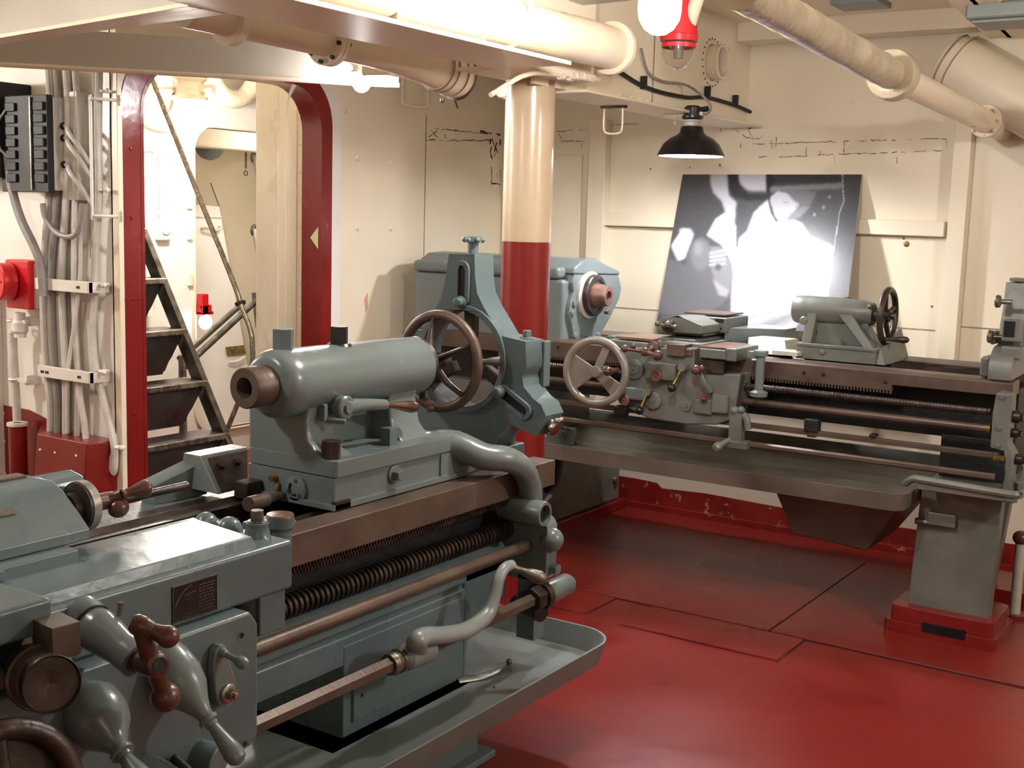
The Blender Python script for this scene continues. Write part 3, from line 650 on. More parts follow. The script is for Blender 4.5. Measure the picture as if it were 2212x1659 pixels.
# trunk lamp, junction box and pipes
tc = at(410, 246, X=-4.9)
jar_lamp('trunk_lamp', 'brightly lit globe lamp inside the ladder trunk', tc, .08, E_TRUNK)
jar_lamp('far_room_fill_lamp', 'hidden globe lamp added to brighten the room beyond the inner doorway', (-6.2, 6.55, 2.05), .06, emit('far fill globe', (1, .95, .88), 70))  # unseen lamp, added so the far room reads bright
c = at(347, 497, X=XI)
x = thing('junction_box', 'round white cable box low on the trunk wall with a thin lead up', 'box', c)
M().box(XI, XI+.04, c.y-.045, c.y+.045, c.z-.06, c.z+.06).obj('case', WHITE, x, bevel=.012)
M().lathe((XI+.04, c.y, c.z+.01), (1, 0, 0), [(0, .036), (.01, .034), (.014, .02), (.016, 0)], 18).obj('cover', WHITE, x)
m = M(); ca = at(338, 300, X=XI); m.tube([(XI+.02, c.y-.01, c.z+.05), (XI+.02, c.y-.012, c.z+.3), (XI+.02, ca.y, ca.z), (XI+.02, ca.y, 2.4)], .007, 8, 3); m.cyl((XI+.02, c.y-.01, c.z+.05), (XI+.02, c.y-.01, c.z+.11), .014, n=10); m.obj('lead', WHITE, x)
def bend(name, label, pts, r, mt=CREAMP, cat='pipe', rings=()):
    x = thing(name, label, cat, pts[0]); M().tube(pts, r, 20, 7).obj('tube', mt, x)
    if rings:
        m = M()
        for p, d_ in rings: m.torus(p, d_, r*1.05, r*.1, 24, 6)
        m.obj('band', mt, x)
    return x
P_ = lambda a, b, X: at(a, b, X=X)
bend('bent_duct', 'fat white bent duct under the trunk ceiling left of the lit globe', [P_(300, 175, -5.3)*1+V((0, 0, .33)), P_(300, 175, -5.3), P_(306, 222, -5.3), P_(325, 255, -5.32), P_(352, 266, -5.34), P_(382, 252, -5.36), P_(394, 215, -5.38), P_(396, 170, -5.38), P_(396, 170, -5.38)+V((0, 0, .32))], .046)
bend('bent_duct', 'fat white bulging duct under the trunk ceiling right of the lit globe', [P_(452, 150, -5.3)+V((0, 0, .26)), P_(452, 150, -5.3), P_(468, 190, -5.32), P_(492, 212, -5.35), P_(522, 212, -5.38), P_(546, 185, -5.4), P_(556, 150, -5.42), P_(556, 150, -5.42)+V((0, 0, .25))], .052)
bend('cross_pipe', 'slim white pipe across the top of the trunk', [P_(285, 203, -4.8), P_(340, 199, -4.9), P_(390, 194, -5.0)], .022)
x = thing('down_pipe', 'white stepped down pipe against the trunk wall behind the ladder', 'pipe', P_(314, 420, XI+.07))
c0, c1, c2 = P_(318, 270, XI+.09), P_(318, 328, XI+.09), P_(313, 560, XI+.09)
m = M().lathe((c1.x, c1.y, c1.z), (0, 0, 1), [(0, .02), (.0, .055), (.02, .06), (.20, .06), (.22, .05)], 24); m.obj('wide_socket', WHITE, x)
M().cyl((c2.x, c1.y, .9), (c1.x, c1.y, c1.z+.02), .033, n=20).obj('tube', CREAM, x)
# room beyond the inner doorway
XF = -6.99
x = thing('far_beam', 'cream ceiling beam in the room beyond the inner doorway', 'beam', (-6.4, 6.2, 2.1))
z0 = at(500, 325, X=-6.4).z
M().box(-6.46, -6.34, 4.6, 7.0, z0, z0+.24).obj('web', CREAM, x, bevel=.01)
M().cyl((-6.33, 4.6, z0+.012), (-6.33, 7.0, z0+.012), .012, n=8).obj('edge_bead', CREAM, x)
c = at(453, 322, X=-6.55)
x = thing('dome_lamp', 'dark grey dome lampshade in the room beyond the inner doorway', 'lamp', c)
M().lathe(c+V((0, 0, .03)), (0, 0, -1), [(0, .1), (.03, .1), (.06, .088), (.09, .06), (.105, .02), (.107, 0)], 24).obj('dome', FIXG, x)
M().cyl(c+V((0, 0, .02)), c+V((0, 0, .3)), .012, n=8).obj('stem', FIXG, x)
c = at(531, 325, X=-6.5)
x = thing('pull_chain', 'short dark chain hanging with a ring at its end beyond the inner doorway', 'chain', c)
m = M()
for k in range(8): m.torus(c-V((0, 0, .017*k)), (1, 0, 0) if k % 2 else (0, 1, 0), .008, .0028, 10, 6)
m.obj('chain', DARK, x)
M().torus(at(531, 374, X=-6.5), (1, 0, 0), .017, .0035, 16, 6).obj('pull_ring', DARK, x)
# leaning white locker door
a0, a1, a2, a3 = at(405, 440, X=-6.75), at(474, 446, X=-6.75), at(552, 885, X=-6.2), at(405, 880, X=-6.2)
x = thing('leaning_locker', 'tall white steel locker leaning beyond the inner doorway, brass plate at its foot', 'locker', (a2+a3)/2)
n_ = (a1-a0).cross(a3-a0).normalized()
if n_.x < 0: n_ = -n_
g2, g3 = a2+(a2-a1)*(a2.z/(a1.z-a2.z)), a3+(a3-a0)*(a3.z/(a0.z-a3.z))
M().hexa([p_-n_*.03 for p_ in (a0, a1, g2, g3)]+[p_ for p_ in (a0, a1, g2, g3)]).obj('sheet', WHITE, x, bevel=.004)
pl = lambda px_, py_: None
def onplane(px_, py_, p0, n):
    d_ = _l + RX*((px_-1106)/F) - UX*((py_-829.5)/F); t_ = (p0-CAM).dot(n)/d_.dot(n); return CAM+d_*t_
Q = lambda a_, b_, o_=0.: onplane(a_, b_, a0, n_)+n_*o_
M().hexa([Q(487, 750), Q(526, 746), Q(531, 764), Q(491, 768)]+[Q(487, 750, .004), Q(526, 746, .004), Q(531, 764, .004), Q(491, 768, .004)]).obj('brass_plate', BRASS, x)
M().tube([Q(436, 494, .0), Q(442, 497, .03), Q(462, 501, .035), Q(472, 495, .03), Q(474, 491, 0)], .011, 8, 4).obj('handle', CREAM, x)
M().slab(Q(415, 468, .006), Q(478, 470, .006), .01, .012, n_).obj('strap', WHITE, x)
m = M(); m.tube([Q(490, 785, .02), Q(505, 784, .03), Q(520, 776, .03), Q(524, 774, .02)], .012, 8, 4); m.obj('latch', WHITE, x)
M().cyl(at(455, 395, X=-6.8), at(474, 446, X=-6.76), .004, n=6).obj('stay_wire', STEELD, x)
for (ya, yb, lab) in ((340, 385, 'upper grey angled arm bracket at the edge of the post beyond the inner doorway'), (498, 548, 'lower grey angled arm bracket at the edge of the post beyond the inner doorway')):
    c = at(550, ya, X=-6.6); e = at(560, yb, X=-6.5); x = thing('wall_bracket', lab, 'bracket', c)
    M().torus(c, (1, .2, 0), .035, .012, 18, 8).obj('eye', STEELD, x); M().cyl(c, e, .02, n=10).obj('arm', PALE, x)
# red alarm in the inner doorway
c = at(426, 690, X=XI+.05)
x = thing('fire_beacon', 'small red beacon with a lit lens at the inner door edge', 'beacon', c)
m = M(); m.box(c.x-.03, c.x+.02, YI+.0, YI+.05, c.z+.03, c.z+.15); m.box(c.x-.03, c.x+.02, YI, YI+.075, c.z+.03, c.z+.085); m.box(c.x-.03, c.x+.02, YI, YI+.09, c.z+.025, c.z+.045); m.obj('case', REDA, x, bevel=.005)
M().ball((c.x, YI+.04, c.z-.02), .04, stretch=1.1).obj('lens', E_ALARM, x)
# floor patch beyond: red coaming strip and bare patch
x = struct(M().box(-7.05, -6.98, 3.0, 7.0, 0, .12), 'baseboard_inner', REDFL)

# ================================================================ bulkhead with the cables (plane Y = YP)
# breaker box
bx0, bx1 = -4.33, -4.055
x = thing('breaker_box', 'black fronted electrical box with pale side and cable glands, upper left', 'electrical box', (-4.25, 2.95, 1.7))
zb0, zb1 = 1.555, 1.905
YF = 2.955
M().box(bx0, bx1-.0, YF, YP, zb0, zb1).obj('case', PALE, x, bevel=.004)
M().box(-4.72, bx0-.005, 2.90, YP, 1.60, 1.97).obj('rear_case', MATTB, x, bevel=.006)
fr = M().box(bx0-.02, bx1-.002, YF-.028, YF-.001, zb0-.008, zb1+.008); fr = fr.obj('black_front', MATTB, x, bevel=.003)
for r_ in range(7):
    for c_ in range(2):
        zc = zb0+.045+r_*.045; xc = (-4.10, -4.275)[c_]
        b_ = M().box(xc-.03, xc+.03, YF-.038, YF-.028, zc-.016, zc+.016).obj('switch', MATTB, fr, bevel=.003)
M().box(-4.155, -4.148, YF-.036, YF-.028, zb0, zb1).obj('centre_strip', STEELD, fr)
M().tube([(bx0+.02, YF-.03, 1.86), (bx0-.01, YF-.05, 1.80), (bx0, YF-.05, 1.72), (bx0+.03, YF-.03, 1.68)], .005, 8, 5).obj('lead', CABLEG, fr)
for zc in (1.80, 1.755, 1.655):
    g_ = M().cyl((bx1-.002, 2.995, zc), (bx1+.014, 2.995, zc), .014, n=14).obj('gland', RUBBER, x)
m = M()
for zc in (1.865, 1.715, 1.575): m.lathe((bx1-.002, 3.035, zc), (1, 0, 0), [(0, .018), (.008, .016), (.012, .008), (.012, 0)], 12)
m.box(bx1-.001, bx1+.003, 3.03, 3.036, zb0+.01, zb1-.01)
m.each('lug', PALE, x)
for i, zc in enumerate((1.80, 1.755, 1.655)):
    y = thing('gland_cable', ('top', 'middle', 'bottom')[i]+' one of the three short pale cables leaving the breaker box side', 'cable', (bx1, 2.995, zc))
    M().tube([(bx1+.014, 2.995, zc), (bx1+.035, 2.985, zc-.004), (bx1+.075, 2.97, zc-.035), (bx1+.11, 2.985, zc-.08), (bx1+.125, 3.02, zc-.14)], .009, 8, 6).obj('sheath', CABLE, y)
# pale cable tray behind
x = thing('cable_channel', 'pale grey steel backing channel beside the black breaker box', 'channel', (-4.03, 3.03, 1.7))
M().box(-4.04, -3.975, 3.0, YP, 1.52, 1.93).obj('channel', PALE, x, bevel=.004)
M().box(-3.975, -3.955, 3.045, YP, 1.3, 1.92).obj('flange', PALE, x)
m = M()
for zc in (1.9, 1.73, 1.58): m.lathe((-3.97, 3.045, zc), (0, -1, 0), [(0, .008), (.005, .007), (.006, 0)], 8)
m.each('screw', PALE, x)
# wire handle
x = thing('grab_handle', 'tall thin white wire handle on the bulkhead right of the breaker box', 'handle', (-3.9, 3.0, 1.69))
zt_, zb_ = at(197, 213, Y=2.97).z, at(197, 466, Y=2.97).z; xh = at(197, 340, Y=2.97).x
M().tube([(xh+.05, YP, zt_), (xh+.02, 2.975, zt_), (xh, 2.97, zt_-.003), (xh, 2.97, zt_-.02), (xh, 2.97, zb_+.02), (xh, 2.97, zb_+.003), (xh+.02, 2.975, zb_), (xh+.05, YP, zb_)], .006, 8, 3).obj('bar', WHITE, x)
m = M(); m.box(xh+.035, xh+.065, YP-.004, YP, zt_-.02, zt_+.02); m.box(xh+.035, xh+.065, YP-.004, YP, zb_-.02, zb_+.02); m.each('foot', WHITE, x)
# red floor box the cables run into
x = thing('cable_trunk_box', 'dark red sloping steel box on the deck at the foot of the cables', 'box', (-4.15, 2.9, 0))
T = [(-4.33, YP), (-4.17, 2.93), (-3.865, 2.93), (-3.84, 3.0), (-3.84, YP)]
B_ = [(-4.38, YP), (-4.15, 2.86), (-3.85, 2.86), (-3.83, 2.97), (-3.83, YP)]
m = M(); m.v = [V((a, b, 0)) for a, b in B_]+[V((a, b, .60)) for a, b in T]
m.f = [(0, 1, 2, 3, 4), (9, 8, 7, 6, 5)]+[(i, (i+1) % 5, 5+(i+1) % 5, 5+i) for i in range(5)]
m.obj('case', REDP, x, bevel=.006)
m = M()
for a_, b_, z_ in ((-4.05, 2.925, .54), (-3.92, 2.925, .545), (-4.14, 2.922, .54)): m.lathe((a_, b_, z_), (0, -1, .3), [(0, .006), (.004, .005), (.005, 0)], 7)
m.each('rivet', CREAM, x)
# vertical cables
def cable(px_list, r, lab, Y=3.0, mt=CABLE):
    pts = [at(px_, py_, Y=Y) for px_, py_ in px_list]
    pts[-1].z = max(pts[-1].z, .57)
    y = thing('wall_cable', lab, 'cable', pts[-1]); M().tube(pts, r, 8, 5).obj('sheath', mt, y)
nm = ['leftmost', 'second', 'third', 'fourth', 'fifth', 'sixth', 'seventh', 'eighth', 'ninth', 'rightmost']
top = [108, 118, 127, 137, 147, 158, 166]
mid = [92, 103, 112, 124, 134, 148, 160]
low = [100, 112, 119, 132, 142, 152, 168]
bot = [108, 117, 124, 132, 142, 150, 166]
for i in range(7):
    cable([(top[i]-4, 150), (top[i], 235), (top[i]-4, 430), (mid[i], 590), (low[i]-6, 690), (low[i], 800), (bot[i], 870), (bot[i], 942)], (.013, .010, .014, .009, .014, .009, .012)[i], nm[i]+' of the seven thin painted cables running down through the two clamp bars', Y=(3.0, 3.02, 3.0, 3.025, 3.005, 3.03, 3.01)[i], mt=(CABLE, CABLE, CABLEG, CABLE, CABLE, CABLEG, CABLE)[i])
cable([(176, 440), (174, 500), (173, 600), (162, 690), (148, 790), (146, 860), (146, 935)], .008, 'thin white cable slanting left across the bundle below the breaker box', Y=2.985)
cable([(173, 800), (172, 850), (180, 900), (186, 948)], .013, 'short white cable end entering the red floor box at its right', Y=2.99)
cable([(214, 150), (212, 300), (214, 430), (208, 520), (206, 620), (200, 720), (210, 810), (228, 880), (246, 960), (245, 1020), (236, 1062)], .0145, 'thick white cable at the bulkhead edge bending outwards at the bottom', Y=3.025)
cable([(16, 335), (24, 400), (44, 470), (72, 530), (88, 575), (94, 640)], .017, 'thick grey cable curving down left of the breaker box', Y=2.94, mt=CABLEG)
cable([(92, 440), (98, 470), (122, 502), (150, 512), (168, 500), (175, 470), (178, 440)], .011, 'grey cable loop hanging under the breaker box', Y=2.95, mt=CABLEG)
# clamp bars
for (pl_, pr_, py_, lab) in ((80, 196, 612, 'upper white slotted clamp bar across the cables'), (84, 198, 800, 'lower white slotted clamp bar across the cables')):
    a, b = at(pl_, py_, Y=2.965), at(pr_, py_+9, Y=2.965)
    y = thing('cable_clamp_bar', lab, 'clamp', (a+b)/2)
    br = M().box(a.x, b.x, 2.955, 2.975, a.z-.022, a.z+.022).obj('bar', WHITE, y, bevel=.002)
    m = M()
    for f_ in (.08, .17, .78): m.box(a.x+(b.x-a.x)*f_, a.x+(b.x-a.x)*f_+.02, 2.9535, 2.955, a.z-.006, a.z+.004)
    m.each('slot', DARK, br)
    M().box(b.x-.004, b.x, 2.955, YP, a.z-.02, a.z+.02).each('end_leg', WHITE, br)
    M().box(a.x, a.x+.004, 2.955, YP, a.z-.02, a.z+.02).each('end_leg', WHITE, br)
    c = at(214, py_+3, Y=3.0); m = M(); m.torus((c.x, 3.025, c.z), (0, 0, 1), .017, .006, 16, 6); m.cyl((b.x, 3.02, c.z), (c.x+.03, 3.0, c.z), .005, n=8); m.ball((c.x+.03, 2.998, c.z), .011)
    m.each('hose_clip', WHITE, br)
for i, (px_, py_) in enumerate(((220, 196), (218, 410), (252, 968))):
    c = at(px_, py_, Y=3.0); y = thing('cable_clip', ('top', 'middle', 'bottom')[i]+' small white clip on the thick cable at the bulkhead edge', 'clip', c)
    m = M(); m.torus((c.x-.004, 3.02, c.z), (0, 0, 1), .018, .005, 16, 6); m.obj('band', WHITE, y)
    M().ball((c.x+.02, 3.01, c.z), .010).obj('screw_head', WHITE, y)
# red alarm switch at the left edge
c = at(36, 614, Y=2.98)
x = thing('alarm_sounder', 'bright red round alarm sounder on a red square box', 'alarm', (c.x, YP, c.z))
M().box(c.x-.07, c.x+.085, 2.975, YP, c.z-.098, c.z+.098).obj('back_box', REDA, x, bevel=.008)
M().box(c.x+.08, c.x+.105, 3.0, YP, c.z-.095, c.z+.085).obj('side_plate', PALE, x, bevel=.003)
b_ = M().lathe((c.x-.03, 2.975, c.z+.01), (-.25, -1, 0), [(0, .075), (.05, .075), (.055, .07), (.055, 0)], 30).obj('horn', REDA, x)
m = M(); d_ = V((-.25, -1, 0)).normalized(); _, u_, w_ = basis(d_)
for k in range(6):
    t = 2*math.pi*k/6; m.lathe(V((c.x-.03, 2.975, c.z+.01))+d_*.055+(u_*math.cos(t)+w_*math.sin(t))*.045, d_, [(0, .007), (.0008, .006)], 8)
m.lathe(V((c.x-.03, 2.975, c.z+.01))+d_*.055, d_, [(0, .007), (.0008, .006)], 8)
m.each('sound_hole', RUBBER, b_)
cb = at(33, 690, Y=2.99)
x2_ = thing('alarm_conduit', 'white painted conduit dropping from the red alarm to the deck', 'conduit', (cb.x, 2.99, 0))
m = M(); m.tube([(c.x, 2.99, c.z-.12), (cb.x-.01, 2.99, cb.z-.05), (cb.x-.02, 2.99, .95), (cb.x-.005, 2.99, .62)], .017, 12, 5); m.obj('tube', CABLE, x2_)
M().lathe((c.x, 2.99, c.z-.115), (0, 0, -1), [(0, .022), (.03, .022), (.04, .032), (.075, .032), (.085, .024), (.10, .024)], 18).obj('gland', WHITE, x2_)
M().cyl((cb.x-.005, 2.99, 0), (cb.x-.005, 2.99, .60), .036, n=20).obj('red_sleeve', REDP, x2_)
m = M(); m.ring((cb.x-.005, 2.99, .60), (0, 0, 1), .042, .017, .012, 20); m.obj('ring', WHITE, x2_)
m = M()
for zz in (1.03, .79): m.torus((cb.x-.015, 2.99, zz), (0, 0, 1), .02, .006, 16, 6); m.box(cb.x+.0, cb.x+.07, 2.985, 3.0, zz-.008, zz+.008); m.box(cb.x+.04, cb.x+.05, 3.0, YP, zz-.02, zz+.02)
m.each('clip', WHITE, x2_)
struct(M().box(-5.6, -4.575, 3.0, YP, 0, 1.2), 'trim_5', WHITE, bevel=.003)

# ================================================================ the near lathe (its axis along Y)
NL = thing('engine_lathe', 'big blue grey lathe nearest the camera, cut off at the left', 'lathe', (-2.05, 2.0, 0))
def pan(m, loop_out, z_rim, z_floor, z_bot, inset, thick):
    """tray: loop_out (x, y) at the rim, walls sloping in by inset"""
    n = len(loop_out); cx_ = sum(p[0] for p in loop_out)/n; cy_ = sum(p[1] for p in loop_out)/n
    def shr(d):
        out = []
        for i in range(n):
            a, b = V((*loop_out[i-1], 0)), V((*loop_out[(i+1) % n], 0)); t = (b-a).normalized(); nn = V((-t.y, t.x, 0))
            out.append((loop_out[i][0]+nn.x*d, loop_out[i][1]+nn.y*d))
        return out
    L = [[(x, y, z_rim) for x, y in loop_out], [(x, y, z_rim) for x, y in shr(thick)], [(x, y, z_floor) for x, y in shr(thick+inset)], [(x, y, z_bot) for x, y in shr(inset*.7)]]
    o = len(m.v)
    for l in L: m.v += [V(p) for p in l]
    for k in ((0, 1), (1, 2), (3, 0)):
        for i in range(n):
            j = (i+1) % n; m.f.append((o+k[0]*n+i, o+k[0]*n+j, o+k[1]*n+j, o+k[1]*n+i))
    m.f.append(tuple(o+2*n+i for i in range(n))); m.f.append(tuple(o+3*n+i for i in reversed(range(n))))
    return m
loop = [(-2.42, -.4)] + [(-1.6, -.4)] + arc(-1.72, 2.94, .12, 0, 90, 8) + [(-2.32, 3.06)] + arc(-2.34, 2.98, .08, 90, 180, 6)
tr = pan(M(), loop, .298, .236, .228, .03, .008).obj('drip_tray', TRAYN, NL, bevel=.004)
m = M()
for yy, zz, dx in ((2.62, .2385, -1.75), (2.2, .2385, -1.82), (2.75, .2385, -1.78), (2.45, .2385, -1.68)):
    m.lathe((dx, yy, zz), (0, 0, 1), [(0, .004), (.003, .003), (.004, 0)], 6)
m.each('swarf_crumb', BRASS, tr)
m = M(); m.tube([(-1.86, 2.60, .2385), (-1.82, 2.66, .24), (-1.81, 2.72, .24), (-1.80, 2.77, .241)], [.022, .02, .014, .010], 10, 5, flat=.25); m.ball((-1.815, 2.79, .245), .009)
m.obj('oily_rag', STEELD, tr, label='small dirty grey rag')
m = M(); m.box(-2.30, -1.82, 2.05, 2.654, .02, .236); m.box(-2.33, -1.79, 2.02, 2.70, 0, .022)
m.obj('leg', GREYB, NL, bevel=.006)
m = M(); m.box(-2.30, -1.82, -.3, .5, .02, .236); m.box(-2.33, -1.79, -.33, .53, 0, .022)
m.obj('leg', GREYB, NL, bevel=.006)
# bed
bed = M()
bed.prism([(-2.20, .236), (-1.86, .236), (-1.86, .30), (-1.86, .47), (-2.2, .47)], XZ, 2.13, 2.63)
bed.prism([(2.63, .236), (2.64, .30), (2.67, .40), (2.73, .46), (2.83, .50), (2.83, .56), (2.63, .56)], YZ, -2.2, -1.86)
bed.obj('pedestal', GREYB, NL, bevel=.008)
M().box(-1.862, -1.852, 2.16, 2.45, .27, .37).obj('cover_plate', GREYB, NL, bevel=.003)
m = M()
for yy, zz in ((2.19, .33), (2.42, .345)): m.lathe((-1.852, yy, zz), (1, 0, 0), [(-.001, .006), (.0015, .005), (.0015, 0)], 8)
m.each('screw', DARK, NL)
m = M()
m.prism([(-1.93, .64), (-1.90, .60), (-1.865, .572), (-1.86, .565), (-1.86, .508), (-1.868, .503), (-1.868, .492), (-1.862, .488), (-1.862, .42), (-1.875, .41), (-2.23, .41), (-2.23, .64)], XZ, -.4, 2.83)
bedo = m.obj('bed', GREYB, NL, bevel=.002)
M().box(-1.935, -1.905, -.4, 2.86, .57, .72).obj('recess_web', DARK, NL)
M().box(-1.91, -1.83, -.4, 3.035, .717, .793).obj('front_way', RUST, NL, bevel=.003)
m = M()
y_ = 1.2
while y_ < 2.83: m.box(-1.842, -1.832, y_, y_+.0055, .699, .718); y_ += .0106
m.box(-1.845, -1.832, 1.2, 2.83, .708, .718)
m.obj('rack', RUSTD, NL)
m = M()
m.prism([(-2.27, .70), (-2.15, .70), (-2.15, .785), (-2.175, .785), (-2.19, .797), (-2.205, .785), (-2.27, .785)], XZ, -.4, 3.02)
m.prism([(-1.985, .70), (-1.93, .70), (-1.93, .775), (-1.945, .775), (-1.957, .787), (-1.97, .775), (-1.985, .775)], XZ, -.4, 3.02)
m.each('rear_way', RUSTD, NL, bevel=.001)
m = M()
for yy in (.3, .9, 1.75, 2.6): m.box(-2.15, -1.93, yy, yy+.06, .60, .74)
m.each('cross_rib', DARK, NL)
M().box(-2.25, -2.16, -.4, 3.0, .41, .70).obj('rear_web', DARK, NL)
# lead screw, feed rod, control rod
prof = [(0, .0225)]
P0, P1, pitch = 1.66, 2.87, .0176
k = 0
while P0+k*pitch < P1:
    t = k*pitch; prof += [(t+.001, .0215), (t+.0045, .0215), (t+.0065, .0285), (t+.0145, .0285), (t+.0165, .0215)]; k += 1
M().lathe((-1.872, P0, .614), (0, 1, 0), prof, 20).obj('lead_screw', RUSTD, NL, sharp=25)
M().cyl((-1.80, 1.3, .578), (-1.80, 2.845, .578), .0175, n=22).obj('feed_rod', RUST, NL)
M().cyl((-1.75, 1.3, .438), (-1.75, 2.80, .438), .0195, n=6).obj('control_rod', RUST, NL)
m = M(); m.cyl((-1.75, 2.79, .438), (-1.75, 2.835, .438), .037, n=6); m.obj('control_nut', RUSTD, NL, bevel=.003)
m = M(); m.cyl((-1.75, 2.835, .438), (-1.75, 2.86, .438), .041, n=24); m.obj('nut_collar', RUSTD, NL)
M().lathe((-1.75, 2.86, .438), (0, 1, 0), [(0, .032), (.125, .033), (.14, .026), (.143, 0)], 24).obj('end_cap', GREY, NL)
m = M()
m.prism(rrect(-1.93, -1.735, .475, .665, .035, 5), XZ, 2.845, 2.90);
m.ball((-1.735, 2.87, .60), .035, (1, 0, 0)); m.box(-1.83, -1.77, 2.845, 2.90, .30, .5)
bk_ = m.obj('end_bracket', GREY, NL, bevel=.006)
m = M(); m.cyl((-1.735, 2.875, .515), (-1.712, 2.875, .515), .017, n=6); m.obj('bracket_bolt', GREY, bk_, bevel=.002)
M().cyl((-1.73, 2.82, .40), (-1.83, 2.84, .40), .028, n=16).obj('stop_knob', BLACK, bk_)
# starting lever on the control rod
XL = -1.715
pts = [V((-1.74, 2.265, .448)), at(900, 1388, X=XL), at(918, 1374, X=XL), at(960, 1371, X=XL), at(1010, 1360, X=XL), at(1052, 1328, X=XL), at(1068, 1290, X=XL), at(1078, 1250, X=XL), at(1092, 1226, X=XL), at(1108, 1219, X=XL)]
lv = M().tube(pts, [.026, .026, .024, .023, .022, .020, .017, .016, .015, .014], 14, 7, flat=.75).obj('starting_lever', LEVG, NL)
M().lathe((-1.75, 2.215, .438), (0, 1, 0), [(0, .023), (.012, .033), (.05, .033), (.075, .036), (.1, .036), (.10, .021)], 24).obj('lever_hub', LEVG, lv)
m = M(); m.lathe((-1.75, 2.165, .438), (0, 1, 0), [(0, .026), (.014, .03), (.016, .026), (.03, .026), (.032, .030), (.046, .030), (.046, .02)], 24); m.obj('hub_sleeve', STEELD, lv)
h0, h1 = at(1104, 1224, X=XL), at(1182, 1254, X=XL+.075)
grip(M(), h0, h1, .019).obj('lever_grip', STEELD, lv)

# ---------------- carriage
sd_ = M(); sd_.box(-1.905, -1.62, .55, 1.705, .765, .865); sd_.box(-2.28, -1.9, .75, 1.28, .80, .862); sd_.box(-2.28, -2.17, .62, 1.5, .80, .85)
sad = sd_.obj('saddle', GREYB, NL, bevel=.010, seg=3)
M().hexa([(-1.845, .9, .862), (-1.64, .9, .862), (-1.64, 1.628, .862), (-1.845, 1.652, .862), (-1.84, .9, .884), (-1.648, .9, .884), (-1.648, 1.618, .884), (-1.84, 1.645, .884)]).obj('cover', GREYB, sad, bevel=.003)
m = M(); m.lathe((-1.69, 1.675, .855), (0, 0, 1), [(0, .034), (.012, .026), (.03, .022), (.038, .023), (.04, .018), (.04, 0)], 24)
for (a_, b_, r_) in ((-1.765, 1.672, .028), (-1.80, 1.66, .024), (-1.835, 1.675, .026)): m.ball((a_, b_, .862), r_, stretch=1.1)
m.obj('bolt_boss', GREYB, sad)
m = M(); m.lathe((-1.69, 1.675, .893), (0, 0, 1), [(0, .020), (.004, .02)], 20); m.cyl((-1.69, 1.675, .896), (-1.69, 1.675, .918), .0135, n=6); m.obj('clamp_bolt', STEELD, sad, bevel=.0015)
c = at(605, 1113, Z=.875)
m = M(); m.lathe((c.x, c.y, .80), (0, 0, 1), [(0, .024), (.045, .024), (.05, .029), (.075, .029)], 22); m.box(c.x-.06, c.x-.01, c.y-.05, c.y+.02, .80, .862); m.obj('wiper_post', GREYB, sad, bevel=.003)
M().lathe((c.x, c.y, .874), (0, 0, 1), [(0, .029), (.004, .028), (.006, .008), (.007, 0)], 22).obj('oil_cap', RUSTL, sad)
m = M(); m.box(-1.72, -1.632, 1.625, 1.695, .685, .766); m.prism([(1.56, .70), (1.625, .66), (1.70, .70), (1.70, .72), (1.56, .74)], YZ, -1.71, -1.66); m.obj('half_nut_guard', GREYB, sad, bevel=.004)
m = M(); m.cyl((-1.66, 1.60, .68), (-1.66, 1.60, .765), .03, n=18); m.obj('dial_stem', DARK, sad)
m = M(); m.lathe((-1.72, 1.71, .665), (0, 0, 1), [(0, .035), (.03, .03), (.05, .034), (.052, .028)], 20); m.obj('thread_dial', BRASS, sad)
ap = M().prism([(.55, .50), (1.555, .50), (1.575, .52), (1.575, .735), (1.555, .765), (.55, .765)], YZ, -1.80, -1.585).obj('apron', GREYB, sad, bevel=.008, seg=3)
m = M()
for px_, py_ in ((521, 1373), (528, 1607)):
    c = at(px_, py_, X=-1.585); m.ring((-1.587, c.y, c.z), (1, 0, 0), .0095, .006, .003, 16)
m.each('bolt_recess', GREYB, ap)
m = M()
for px_, py_ in ((521, 1373), (528, 1607)):
    c = at(px_, py_, X=-1.585); m.lathe((-1.586, c.y, c.z), (1, 0, 0), [(0, .006), (.0012, .0055), (.0012, 0)], 12)
m.each('socket_screw', DARK, ap)
# number plate: dark brass, worn unreadable
c0, c1 = at(370, 1268, X=-1.62), at(468, 1243, X=-1.62); c2 = at(370, 1350, X=-1.62)
npl = M().box(-1.621, -1.618, c0.y, c1.y, c2.z, c0.z).obj('data_plate', BLACK, sad, bevel=.0008)
m = M()
W_, H_ = c1.y-c0.y, c0.z-c2.z
def pln(u0, v0, u1, v1, t=.0007):
    m.slab((-1.6176, c0.y+W_*u0, c2.z+H_*v0), (-1.6176, c0.y+W_*u1, c2.z+H_*v1), t, .0008, (1, 0, 0))
for e_ in ((.01, .02, .99, .02), (.01, .98, .99, .98), (.015, .02, .015, .98), (.985, .02, .985, .98)): pln(*e_, t=.0011)
pts_ = [(.06, .45), (.14, .66), (.26, .82), (.42, .93)]
for a_, b_ in zip(pts_, pts_[1:]): pln(*a_, *b_, t=.0018)
for a_, b_ in (((.28, .3), (.28, .68)), ((.33, .28), (.33, .7)), ((.38, .3), (.38, .68)), ((.28, .68), (.52, .72)), ((.1, .1), (.16, .3)), ((.2, .08), (.22, .22))): pln(*a_, *b_)
for k in range(9):
    x_ = .58
    while x_ < .9:
        l_ = rs.uniform(.03, .08); pln(x_, .16+.085*k, min(.93, x_+l_), .16+.085*k, t=.0016); x_ += l_+.02
for k in range(2):
    x_ = .3
    while x_ < .55:
        l_ = rs.uniform(.03, .06); pln(x_, .08+.08*k, x_+l_, .08+.08*k, t=.0015); x_ += l_+.02
m.obj('engraving', STEELD, npl)
